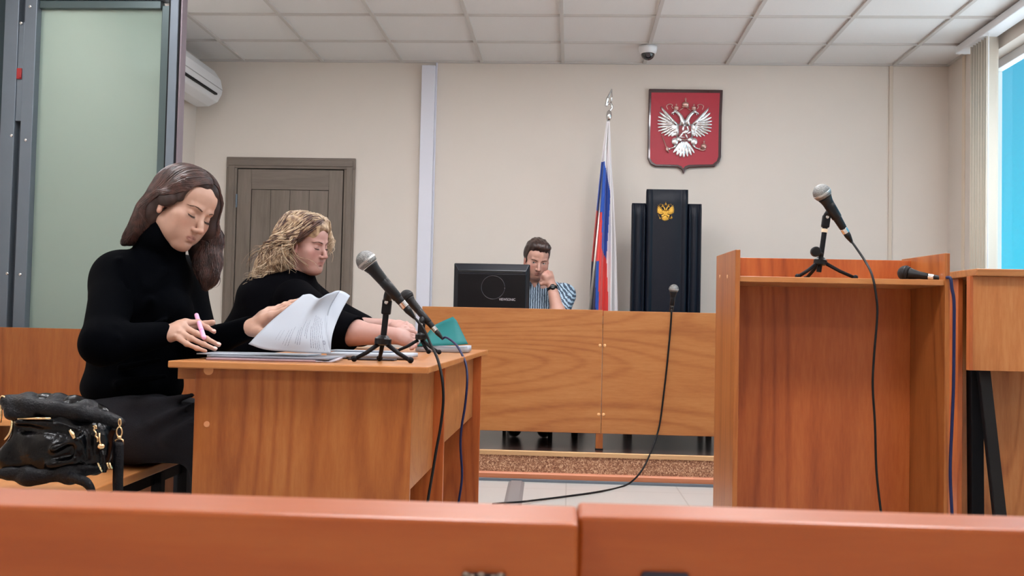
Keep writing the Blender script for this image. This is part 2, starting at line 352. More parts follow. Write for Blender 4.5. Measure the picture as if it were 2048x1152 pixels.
# floor cable cover
g0 = [PZ(1014, 1003, .0), PZ(1039, 1003, 0), PZ(1046, 966, 0), PZ(1020, 964, 0)]
dirv = (g0[2]+g0[3]-g0[0]-g0[1])/2; s0, s1 = (g0[0]+g0[1])/2-dirv*1.5, (g0[2]+g0[3])/2
hw = .045; cc = MB(); prof = [(-hw, 0), (-hw*.6, .011), (hw*.6, .011), (hw, 0)]
dn = dirv/np.linalg.norm(dirv); sd = np.array([dn[1], -dn[0], 0])
tag(cc.prism([tuple(s0+sd*a+np.array([0, 0, b+.0005])) for a, b in prof], s1-s0).build('cable_cover', mat('cable_cover_grey', (126, 122, 122), .5), bevel=.002), 'grey cable cover strip lying on the pale tiled floor by the podium', 'cable cover')
# ================================================================== JUDGE DESK
YD = PZ(1199, 900, zp)[1]; zt1 = P(843, 612.5, YD)[2]; zt2 = P(1400, 625.5, YD)[2]; zbt = P(1200, 867, YD)[2]
XS = P(1204, 740, YD)[0]; XD0 = P(844, 640, YD)[0]
jd = thing('judge_desk', (XS, YD+.3, zp), 'long orange wood judge desk with two front panels standing on the podium', 'desk')
box('front_panel', WX, (XD0, XS-.001, YD-.004, YD+.014, zbt, zt1), jd, .002)
box('front_panel', WX, (XS+.001, XR-.15, YD, YD+.018, zbt, zt2), jd, .002)
box('worktop', WX, (XD0+.01, XR-.16, YD+.018, YD+.50, zt2-.1, zt2-.075), jd, .002)
box('leg', WV, (XS-.028, XS+.012, YD+.0, YD+.05, zp+.001, zbt), jd, .002)
box('leg', BLACKM, (XS-.03, XS+.014, YD-.002, YD+.052, zp, zp+.008), jd, .001)
for x in (XD0+.01, XR-.18): box('leg', WV, (x, x+.018, YD+.02, YD+.48, zp+.001, zt2-.1), jd, .002)
for py in (691, 829):
    for dx, yy in ((-.014, YD-.004), (.013, YD)):
        z = P(1204, py, YD)[2]
        MB().lathe((XS+dx, yy, z), (XS+dx, yy-.1, z), [(0, .009), (.002, .008), (.003, .004)], 14).build('screw_cap', mat('screw_cap_pale', (226, 170, 116), .4), jd, smooth=True)
for px_, bot in ((1100, 881), (1151, 876)):
    q = PZ(px_, bot, zp+.0)
    MB().tube([(q[0], q[1], zp), (q[0], q[1], zt2-.1)], .014, 10).build('steel_leg', BLACKM, jd)
# ================================================================== TABLES
def side_table(nm, label, x0, x1, y0, y1, z, inset_l, inset_r, mod_y1, mod_z, leg_y):
    t = thing(nm, ((x0+x1)/2, (y0+y1)/2, 0), label, 'table')
    MB().box(x0, x1, y0, y1, z-.018, z).build('tabletop', WT, t, bevel=.003)
    box('end_panel', WV, (x0+inset_l, x1-inset_r, leg_y, leg_y+.018, 0, z-.018), t, .0015)
    box('end_panel', WV2, (x0+inset_l, x1-inset_r+.015, y1-.06, y1-.042, 0, z-.018), t, .0015)
    xm = x1-inset_r-.02
    box('modesty_panel', WX, (xm-.016, xm, leg_y+.018, y1-.06, mod_z, z-.018), t, .0015)
    return t
ta = PZ(339, 721, .75); tb = PZ(861, 734.5, .75); te = PZ(911, 717, .75)
tx0, tx1, ty0, ty1 = ta[0], (tb[0]+te[0])/2, (ta[1]+tb[1])/2, te[1]
lp = ty0+.045
l0 = P(389, 800, lp)[0]; l1 = P(822, 850, lp)[0]
T1 = side_table('table', 'orange wood table at the front covered with papers beside the woman in the turtleneck', tx0, tx1, ty0, ty1, .75, l0-tx0, tx1-l1, 0, P(820, 998, lp)[2], lp)
box('end_rail', WX, (l0-.055, l0, lp+.02, lp+.04, .70, .732), T1, .001)
MB().lathe((l0+.035, lp, .726), (l0+.035, lp-.02, .726), [(0, .013), (.002, .013), (.0025, .012)], 18).build('plastic_corner', mat('pale_wood_cap', (224, 160, 106), .5), T1)
MB().lathe((l0+.035, lp, .585), (l0+.035, lp-.02, .585), [(0, .008), (.0015, .008), (.002, .006)], 14).build('screw_cap', mat('screw_cap_worn', (206, 140, 96), .4), T1)
tc_ = PZ(924, 716, .75); td = PZ(968.5, 699, .75)
ux1 = (tc_[0]+td[0])/2+.004; uy0, uy1 = ty1+.012, td[1]; lq = uy0+.03
m1 = P(905, 800, lq)[0]
T2 = side_table('table', 'orange wood table behind the first, where the curly haired woman leans', tx0+.02, ux1, uy0, uy1, .749, .06, ux1-P(889, 820, lq)[0], 0, P(888, 898, lq)[2], lq)
q = P(944, 800, uy1-.06)[0]
box('end_panel', WV2, (q-.1, q, uy1-.041, uy1-.024, 0, .731), T2, .0015)
# ================================================================== BENCHES
def bench_back(label, x0, x1, y0, t, z, low=.12):
    b = thing('bench', ((x0+x1)/2, y0+t/2, 0), label, 'bench', 'public benches in front of the viewer')
    box('backrest', WB, (x0, x1, y0, y0+t, low, z), b, .0015)
    box('seat', WY, (x0, x1, y0+t+.002, y0+.45, .42, .445), b, .003)
    for x in (x0+.06, x1-.1):
        box('leg', BLACKM, (x, x+.04, y0+t+.003, y0+.42, 0, .42), b, .002); box('leg', BLACKM, (x, x+.04, y0+.002, y0+t-.002, 0, low), b, .002)
    return b
zl = .7995
yl = PZ(600, 1029, zl)[1]; yl2 = PZ(600, 993.5, zl)[1]
xs_ = PZ(1156.5, 1045, zl)[0]
B1 = bench_back('orange wood bench back nearest the viewer, left of the seam, with a metal clip', -1.3, xs_, yl, yl2-yl, zl)
yr = PZ(1320, 1036, zl)[1]; yr2 = PZ(1320, 1008.5, zl)[1]
B2 = bench_back('orange wood bench back nearest the viewer, right of the seam, with a black catch', xs_+.0001, 1.2, yr, yr2-yr, zl)
k0, k1 = P(926, 1146, yl), P(1012, 1146, yl)
z1 = P(968, 1139, yl)[2]
cl = MB(); cl.box(k0[0], k1[0], yl-.0025, yl, z1-.02, z1-.001)
cl.cur = 1
for i, a in enumerate((.0012, .0030, .0058, .0096, .0118)): cl.ell((k0[0]+a, yl-.0026, z1-.0010-.0007*(i % 2)), (.0011, .0010, .0008), nu=8, nv=6)
cl.build('metal_clip', [mat('clip_dark', (44, 40, 46), .4, .4), mat('clip_worn', (150, 138, 126), .4, .5)], B1)
k0, k1 = P(1281, 1146, yr), P(1378, 1146, yr); z1 = P(1330, 1142, yr)[2]
MB().box(k0[0], k1[0], yr-.003, yr, z1-.02, z1).build('catch', mat('catch_black', (22, 20, 34), .5), B2, bevel=.0012)
# bench the woman in front sits on
sa, sb_ = PZ(190, 984, .43), PZ(290, 932, .43)
sx = (sa[0]+sb_[0])/2; sy0, sy1 = 2.12, 3.28
sb = thing('bench', (sx-.24, 2.7, 0), 'orange wood bench seat on a black frame under the handbag and the seated woman', 'bench')
MB().prism([(sx-.5, sy0, .405), (sx+.03, sy0, .405), (sx-.028, sy1, .405), (sx-.5, sy1, .405)], (0, 0, .025)).build('seat', WY, sb, bevel=.003)
fr = MB()
fr.bar((sx-.02, sy0+.05, .385), (sx-.06, sy1-.05, .385), .03, .04); fr.bar((sx-.46, sy0+.05, .385), (sx-.46, sy1-.05, .385), .03, .04)
fr.build('frame', BLACKM, sb)
for y in (sy0+.07, 2.72, sy1-.07):
    for x in (sx-.04, sx-.46): MB().bar((x, y, 0), (x, y, .4), .03, .03, (0, 1, 0)).build('leg', BLACKM, sb)
for x in (sx-.03, ): MB().bar((x, 2.98, 0), (x, 2.98, .4), .03, .03, (0, 1, 0)).build('leg', BLACKM, sb)
# bench with a tall back behind the two women
yb2 = 4.45
bz = P(80, 656, yb2)[2]; bx1 = P(452, 660, yb2)[0]
bb = thing('bench', (-1.9, yb2, 0), 'orange wood bench with tall panel back in front of the glass dock', 'bench')
box('backrest', WV3, (XL+.02, bx1, yb2, yb2+.02, .06, bz), bb, .002)
box('seat', WY, (XL+.02, bx1, yb2-.42, yb2-.002, .405, .43), bb, .003)
for x in (XL+.1, bx1-.06): box('leg', BLACKM, (x, x+.03, yb2-.4, yb2-.03, 0, .405), bb, .002)
box('foot', BLACKM, (XL+.1, bx1-.06, yb2+.002, yb2+.018, 0, .06), bb, 0)
# chair under the curly haired woman
cw_ = thing('chair', (-1.29, 4.24, 0), 'black chair under the curly haired woman, hidden behind the front table', 'chair')
box('seat', BLACKM, (-1.49, -1.09, 4.03, 4.42, .395, .422), cw_, .006)
for x in (-1.47, -1.13):
    for y in (4.05, 4.38): MB().tube([(x, y, 0), (x, y, .395)], .012, 10).build('leg', BLACKM, cw_)
# ================================================================== LECTERN
ylf = 3.3; lxo = P(1470.5, 560, ylf)[0]
ylb = ylf
for k in range(400):
    if P(1432.5, 560, ylb)[0] <= lxo: ylb += .002
    else: break
rx_ = P(1900, 560, ylf)[0]
lz_f = P(1474, 499, ylf)[2]; lz_b = P(1433, 512, ylb)[2]; tk = .012
lec = thing('lectern', ((lxo+rx_)/2, (ylf+ylb)/2, 0), 'orange wood lectern open at the back with a microphone on its top shelf', 'lectern')
for x in (lxo, rx_-tk*1.3):
    MB().prism([(x, ylf, 0), (x, ylb, 0), (x, ylb, lz_b), (x, ylf, lz_f)], (tk*1.3, 0, 0)).build('side_panel', WV, lec, bevel=.0015)
ybk = PX(1821, 700, rx_-tk*1.3)[1]
bzt = P(1700, 519, ybk)[2]
box('back_panel', WV2, (lxo+tk*1.3, rx_-tk*1.3, ybk, ybk+.016, 0, bzt), lec, .0015)
zs1 = P(1478, 552, ylf+.005)[2]; zs0 = P(1478, 563, ylf+.005)[2]
box('shelf', WT, (lxo+tk*1.3, rx_-tk*1.3, ylf+.005, ybk, zs0, zs1), lec, .0015)
for px_ in (1440, 1455):
    q = PX(px_, 553, lxo)
    MB().lathe(q, q-np.array([.05, 0, 0]), [(0, .006), (.0015, .006), (.002, .004)], 12).build('screw_cap', mat('screw_cap_light', (232, 190, 148), .4), lec)
# ================================================================== CLERK DESK at the right edge
yc = 3.75; cxl = P(1939, 640, yc)[0]; zc1 = P(1990, 537.5, yc-.04)[2]; zc0 = P(1990, 552, yc-.04)[2]; zcp = P(1990, 742, yc)[2]
ck = thing('clerk_desk', (cxl+.5, yc+.3, 0), 'tall orange wood desk at the right under the blue window', 'desk')
xc0 = P(1911, 545, yc+.14)[0]; xc1 = P(1954, 540, yc-.04)[0]
MB().prism([(xc1, yc-.04, zc0), (2.55, yc-.04, zc0), (2.55, yc+.5, zc0), (xc0, yc+.5, zc0), (xc0, yc+.10, zc0)], (0, 0, zc1-zc0)).build('top', WX, ck, bevel=.003)
box('front_panel', WV4, (cxl+.012, 2.5, yc, yc+.016, zcp, zc0), ck, .0015)
box('side_board', WV2, (cxl, cxl+.012, yc-.002, yc+.03, zcp, zc0), ck, .0015)
ys_ = yc+.16; xb0 = P(1916, 640, ys_)[0]; xb1 = P(1926, 640, ys_)[0]
box('end_panel', WV2, (xb0, xb1, ys_, yc+.48, 0, zc0), ck, .0015)
box('inner_panel', WV4, (xb1+.001, 2.5, yc+.30, yc+.318, 0, zc0), ck, .0015)
# black frame parts leaning under the desk
pa, pb = P(1947, 746, yc+.17), P(1951, 1035, yc+.17)
fb = thing('folded_stand', (pb[0], pb[1], 0), 'black folded metal stand with a slanting bar leaning under the right desk', 'stand')
b0 = pa+(pb-pa)*((0-pa[2])/(pb[2]-pa[2])); b0[2] = 0
MB().bar((pa[0], pa[1], zc0-.02), (b0[0], b0[1], 0), .045, .05, (0, 1, 0)).build('upright_bar', BLACKM, fb, bevel=.003)
qa, qb = P(1967, 746, yc+.12), P(1999, 1030, yc+.05)
qq = qa+(qb-qa)*((0-qa[2])/(qb[2]-qa[2])); qq[2] = 0.0; qt = qa-(qb-qa)*.12
MB().bar(qt, qq, .042, .03, (0, 1, 0)).build('slanted_bar', BLACK, fb, bevel=.003)
# ================================================================== GLASS DOCK
yk = 4.7
kx = lambda px, py=330: P(px, py, yk)[0]
zk1 = P(190, 9, yk)[2]
dk = thing('glass_dock', (kx(180), yk, 0), 'grey metal framed glass dock standing left behind the bench', 'glass dock')
gp = MB(); gp.box(kx(333), kx(350), yk-.02, yk+.06, 0, ZC-.005); gp.build('post', STEEL, dk, bevel=.003)
MB().box(kx(350)+.001, kx(352.5), yk-.018, yk+.05, 0, ZC-.005).build('seal', BLACKM, dk)
MB().box(kx(352.8), kx(356), yk-.01, yk+.05, 0, ZC-.005).build('edge_strip', mat('edge_strip_mauve', (128, 116, 124), .4, .3), dk)
DTEAL = mat('dark_teal_metal', (70, 86, 88), .35, .3)
MB().box(kx(311), kx(328), yk+.012, yk+.05, .0, zk1).build('inner_frame', DTEAL, dk, bevel=.003)
MB().box(kx(328.3), kx(332.5), yk-.005, yk+.05, .0, ZC-.005).build('seal', BLACKM, dk)
# left pair of profiles with the slot between them
MB().box(kx(2), kx(30), yk-.02, yk+.05, 0, ZC-.005).build('post', STEEL, dk, bevel=.003)
MB().box(kx(-60), kx(1.6), yk-.0, yk+.05, 0, ZC-.005).build('post', mat('dark_teal_frame', (40, 56, 62), .4, .3), dk, bevel=.003)
MB().box(kx(42), kx(66), yk-.02, yk+.05, 0, ZC-.005).build('post', STEEL, dk, bevel=.003)
MB().box(kx(30)+.001, kx(42)-.001, yk+.02, yk+.05, 0, ZC-.005).build('slot_back', mat('slot_shadow_metal', (66, 72, 80), .5, .3), dk)
za, zb_ = P(36, 46, yk)[2], P(36, 243, yk)[2]
MB().box(kx(30)+.001, kx(42)-.001, yk-.015, yk+.02, zb_, za).build('lock_plate', STEEL, dk, bevel=.002)
for px_, py_ in ((42, 46), (60, 13), (23, 271), (51, 280), (14, 547), (40, 549)):
    q = P(px_, py_, yk-.021)
    MB().ell((q[0], yk-.021, q[2]), (.008, .004, .008), nu=12, nv=8).build('bolt', CHROME, dk, smooth=True)
q = P(38, 147, yk-.022)
MB().box(q[0]-.012, q[0]+.012, yk-.0235, yk-.0155, q[2]-.026, q[2]+.026).box(q[0]+.004, q[0]+.014, yk-.030, yk-.022, q[2]-.022, q[2]-.002).build('red_lock_tab', mat('red_plastic', (150, 34, 36), .4), dk, bevel=.002)
MB().box(kx(66)+.001, kx(311)-.001, yk+.0, yk+.05, zk1-.018, zk1+.02).build('top_rail', DTEAL, dk, bevel=.003)
MB().box(kx(66)+.001, kx(333)-.001, yk-.01, yk+.05, zk1+.021, ZC-.005).build('header', STEEL, dk, bevel=.003)
gm = bpy.data.materials.new('green_dock_glass'); gm.use_nodes = True
thin_glass(gm, (.66, .74, .70), .60, lin(166, 180, 172), .8, .02)
MB().box(kx(66)+.001, kx(311)-.001, yk+.022, yk+.030, .05, zk1-.019).build('glass_pane', gm, dk)
# ================================================================== MICROPHONES
GRILLE = bpy.data.materials.new('mesh_grille'); GRILLE.use_nodes = True
_nt = GRILLE.node_tree; _b = _nt.nodes['Principled BSDF']; _tc = _nt.nodes.new('ShaderNodeTexCoord')
_v = _nt.nodes.new('ShaderNodeTexVoronoi'); _v.inputs['Scale'].default_value = 420; _nt.links.new(_tc.outputs['Object'], _v.inputs['Vector'])
_r = _nt.nodes.new('ShaderNodeValToRGB'); _nt.links.new(_v.outputs['Distance'], _r.inputs[0]); _r.color_ramp.elements[0].color = lin(26, 26, 28); _r.color_ramp.elements[1].color = lin(140, 140, 138); _r.color_ramp.elements[1].position = .6
_nt.links.new(_r.outputs[0], _b.inputs['Base Color']); _b.inputs['Metallic'].default_value = .85; _b.inputs['Roughness'].default_value = .32
_bp = _nt.nodes.new('ShaderNodeBump'); _bp.inputs['Strength'].default_value = .8; _bp.inputs['Distance'].default_value = .002; _nt.links.new(_v.outputs['Distance'], _bp.inputs['Height']); _nt.links.new(_bp.outputs['Normal'], _b.inputs['Normal'])
MICB = mat('microphone_black', (14, 14, 16), .42, spec=.3)
BAND = mat('grille_band', (190, 190, 188), .3, .9)
DARKG = mat('dark_grille', (24, 24, 26), .55, .4, bump=.6, bscale=500)
def microphone(label, head, tail, hr, dark=False):
    """head: centre of the ball; tail: end of the handle"""
    head, tail = Vector(head), Vector(tail); d = (tail-head).normalized(); L = (tail-head).length
    t = thing('microphone', head, label, 'microphone')
    MB().lathe(head-d*hr, tail, [(hr-hr*math.cos(a), hr*math.sin(a)) for a in np.linspace(.05, 2.1, 18)], 28).build('grille', DARKG if dark else GRILLE, t, smooth=True)
    MB().lathe(head, tail, [(-hr*.06, hr*.99), (-hr*.04, hr*1.03), (hr*.14, hr*1.03), (hr*.16, hr*.99)], 28).build('band', MICB if dark else BAND, t)
    MB().lathe(head, tail, [(hr*.60, hr*.80), (hr*.78, hr*.74), (hr*1.05, hr*.66), (hr*1.3, hr*.62), (L*.55, hr*.52), (L*.97, hr*.41), (L, hr*.38)], 28).build('handle', MICB, t, smooth=True)
    MB().lathe(tail, tail+d, [(-.001, hr*.36), (.0, hr*.40), (.017, hr*.40), (.018, hr*.35)], 20).build('connector', CHROME, t)
    MB().lathe(tail, tail+d, [(.0175, hr*.36), (.03, hr*.36), (.05, hr*.21), (.058, hr*.15), (.0581, hr*.05)], 18).build('cable_boot', MICB, t, smooth=True)
    return t, tail+d*.055
def cable(label, pts, r, m):
    o = MB().tube(spline(pts, 8), r, 10).build('microphone_cable', m, smooth=True); return tag(o, label, 'cable')
def tripod(label, feet, hub, top, pr, clip, collar=False, hubr=.024, tail_end=None):
    """clip: (point on the handle, direction of the handle, radius)"""
    hub, top = np.array(hub), np.array(top)
    t = thing('microphone_stand', (hub[0], hub[1], min(f[2] for f in feet)), label, 'microphone stand')
    lo = hub if tail_end is None else np.array(tail_end)
    MB().tube([lo, top], pr, 14).build('pole', BLACKM, t, smooth=False)
    MB().lathe(hub-(top-hub)*.12, top, [(0, hubr*.7), (.003, hubr), (.018, hubr), (.022, hubr*.75), (.028, hubr*.5)], 20).build('hub', BLACK, t, smooth=False)
    for f in feet:
        f = np.array(f); L = MB(); d = f-hub; h = np.hypot(d[0], d[1])
        L.tube([hub+d*.1, hub+d*.55, f+np.array([0, 0, .006])], [.0065, .006, .0055], 10); L.ell(f+np.array([0, 0, .008]), .0088, nu=14, nv=10)
        L.build('leg', BLACKM, t, smooth=True)
    if collar: MB().lathe(hub+(top-hub)*.70, top, [(0, pr*1.25), (.012, pr*1.25)], 16).build('collar', mat('collar_cream', (226, 206, 178), .4), t)
    c, d, r = np.array(clip[0]), np.array(clip[1]), clip[2]; d = d/np.linalg.norm(d)
    c0, c1 = c-d*.032, c+d*.036
    cl = MB(); cl.lathe(c0, c1, [(0, r*.95), (.001, r*1.04), (.034, r*1.0), (.066, r*.94), (.068, r*.85)], 22)
    kn = top+(np.array([0, 0, .012]))
    cl.tube([c, (c*.45+kn*.55), kn], [r*.7, .0125, .0115], 12); cl.build('clip', BLACK, t, smooth=True)
    kb = MB(); kb.bar(top-(top-hub)/np.linalg.norm(top-hub)*.024, top+(top-hub)/np.linalg.norm(top-hub)*.018, .025, .022, (0, 1, 0)); kb.build('knuckle', BLACKM, t, bevel=.004)
    MB().lathe((top[0]+.001, top[1]-.012, top[2]+.010), (top[0]+.001, top[1]-.05, top[2]+.010), [(0, .0055), (.003, .0055), (.0035, .003)], 12).build('screw', CHROME, t)
    return t
Y1 = 2.80
mh, mt = P(732.4, 521.5, Y1-.02), P(803, 605, Y1)
_, e1 = microphone('silver headed black microphone standing tilted on the front table', mh, mt, .0285)
fz = .7505
f1 = [PZ(708, 723, fz), PZ(759, 722, fz), PZ(821, 726, fz)]
hub = P(766, 682, Y1+.02); tp = P(773.5, 612, Y1+.02)
tripod('black mini tripod holding the silver headed microphone on the front table', f1, hub, tp, .0085, (mh+(mt-mh)*.66, mt-mh, .0150))
Yc = 2.70
pts = [np.array(e1)]+[P(x, y, Y) for x, y, Y in ((835, 642, 2.79), (848, 660, 2.785), (861, 688, 2.775), (875.6, 719.5, 2.74), (884.7, 761, 2.71), (886.5, 806, 2.70), (880.5, 857, 2.70), (873, 897, 2.70), (865, 946, 2.70), (856, 1000, 2.71))]
q = P(848, 1060, 2.75); pts += [q, np.array([q[0]-.02, 2.8, .05]), np.array([q[0]+.05, 2.9, .006]), np.array([q[0]+.2, 3.1, .006])]
cable('black cable hanging from the front table microphone down the table side', pts, .0038, RUBBER)
Y2 = 3.72
mh, mt = P(813.5, 593, Y2), P(866, 655, Y2-.02)
_, e2 = microphone('black headed microphone on the second table behind the silver one', mh, mt, .0255, True)
f2 = [PZ(792, 706, fz), PZ(857, 707.5, fz), PZ(878, 708.5, fz)]
tripod('thin black mini tripod holding the black headed microphone', f2, P(841.5, 677, Y2-.03), P(843, 655, Y2-.03), .010, (mh+(mt-mh)*.62, mt-mh, .0135), hubr=.021)
pts = [np.array(e2)]+[P(x, y, Y) for x, y, Y in ((893, 675, 3.68), (911, 688, 3.62), (924, 709, 3.52), (932, 730, 3.46), (934.5, 761, 3.42), (930, 812, 3.41), (923, 855, 3.40), (921, 891, 3.40), (924, 952, 3.40), (918, 1000, 3.41))]
q = P(912, 1040, 3.42); pts += [q, np.array([q[0], 3.43, .006]), np.array([q[0]+.15, 3.5, .006])]
cable('dark blue cable hanging from the black headed microphone', pts, .0042, BLUEC)
Y3 = 3.46
mh, mt = P(1643.9, 386, Y3-.03), P(1687, 457, Y3)
_, e3 = microphone('silver headed black microphone raised on the lectern stand', mh, mt, .0300)
zs = zs1+.0005
f3 = [PZ(1595, 551, zs), PZ(1611, 551, zs), PZ(1711, 554.5, zs)]
for f in f3: f[1] = min(max(f[1], ylf+.03), ybk-.03)
f3 = [np.array([P(px_, 550, f[1])[0], f[1], zs]) for f, px_ in zip(f3, (1595, 1611, 1711))]
f3[0][1] = 3.42; f3[1][1] = 3.56; f3[2][1] = 3.42
f3 = [np.array([P(px_, 552, f[1])[0], f[1], zs]) for f, px_ in zip(f3, (1595, 1611, 1711))]
t3_ = tripod('black folding tripod stand with a round knob on the lectern shelf', f3, P(1641, 521, Y3), P(1652, 441, Y3), .0085, (mh+(mt-mh)*.45, mt-mh, .0178), collar=True, hubr=.022, tail_end=P(1637.5, 544, Y3))
kq = P(1630, 504, Y3-.01)
MB().lathe(kq, kq+np.array([0, -1, 0]), [(0, .014), (.003, .017), (.018, .017), (.02, .014)], 20).tube([kq, P(1645, 508, Y3)], .008, 10).build('knob', BLACK, t3_)
pts = [np.array(e3)]+[P(x, y, Y) for x, y, Y in ((1709, 491, 3.44), (1730, 522, 3.38), (1744, 550, 3.285), (1752, 590, 3.265), (1754.5, 630, 3.265), (1748, 713, 3.265), (1745.5, 772, 3.265), (1750, 849, 3.265), (1753, 942, 3.265), (1762, 1024, 3.25))]
q = P(1772, 1090, 3.22); pts += [q, np.array([q[0]+.02, 3.2, .006]), np.array([q[0]+.2, 3.15, .006])]
cable('black cable drooping over the lectern front edge', pts, .0038, RUBBER)
zm = zs1+.0262
mh = PZ(1811, 541.7, zm); mh[1] = 3.43; mh = np.array([P(1811, 541, 3.43)[0], 3.43, zm])
mt = np.array([P(1858, 552, 3.38)[0], 3.38, zs1+.0135])
_, e4 = microphone('black headed microphone lying on the lectern shelf', mh, mt, .0255, True)
qx = rx_+.012
pts = [np.array(e4), np.array([P(1886, 557, 3.34)[0], 3.34, zs1+.0085]), np.array([P(1894, 558, 3.30)[0], 3.300, zs1+.0075]), np.array([P(1901, 562, 3.28)[0], 3.280, zs1+.003])]+[P(x, y, Y) for x, y, Y in ((1904, 578, 3.275), (1908, 604, 3.27), (1908, 674, 3.27), (1907, 772, 3.27), (1904, 849, 3.27), (1900.5, 942, 3.27), (1904, 1026, 3.26))]
q = P(1908, 1080, 3.25); pts += [q, np.array([q[0], 3.25, .006]), np.array([q[0]+.2, 3.2, .006])]
cable('dark blue cable running down the right side of the lectern', pts, .0050, BLUEC)
# judge's small microphone
Y5 = YD+.06
mh, mt = P(1347.5, 578, Y5-.02), P(1344.5, 606, Y5-.01)
_, e5 = microphone('small silver headed microphone upright at the judge desk edge', mh, mt, .0275)
wt = zt2-.0745; hx = mt[0]
f5 = [np.array([hx+.06*math.cos(a), Y5+.09+.05*math.sin(a), wt]) for a in (PI/2, PI/2+2.09, PI/2-2.09)]
tripod('small black stand on the judge desk behind the front panel', f5, np.array([hx, Y5+.08, wt+.03]), np.array([hx, Y5+.05, wt+.06]), .007, (mh+(mt-mh)*.75, mt-mh, .0138), hubr=.018)
yq = YD-.008
pts = [np.array(e5)]+[P(x, y, Y) for x, y, Y in ((1343, 621, yq-.004), (1341.5, 650, yq), (1334, 730, yq), (1326, 800, yq), (1319, 850, yq), (1309, 885, yq-.04), (1292, 926, YP-.06), (1275, 952, YP-.1))]
for x, y, z in ((1250, 971, .006), (1200, 983, .006), (1130, 993, .006), (1066, 1001, .009), (1044, 1003.5, .018), (1008, 1006, .018), (985, 1008, .007)): pts.append(PZ(x, y, z))
cable('black cable running from the judge microphone down to the tiled floor', pts, .0050, RUBBER)
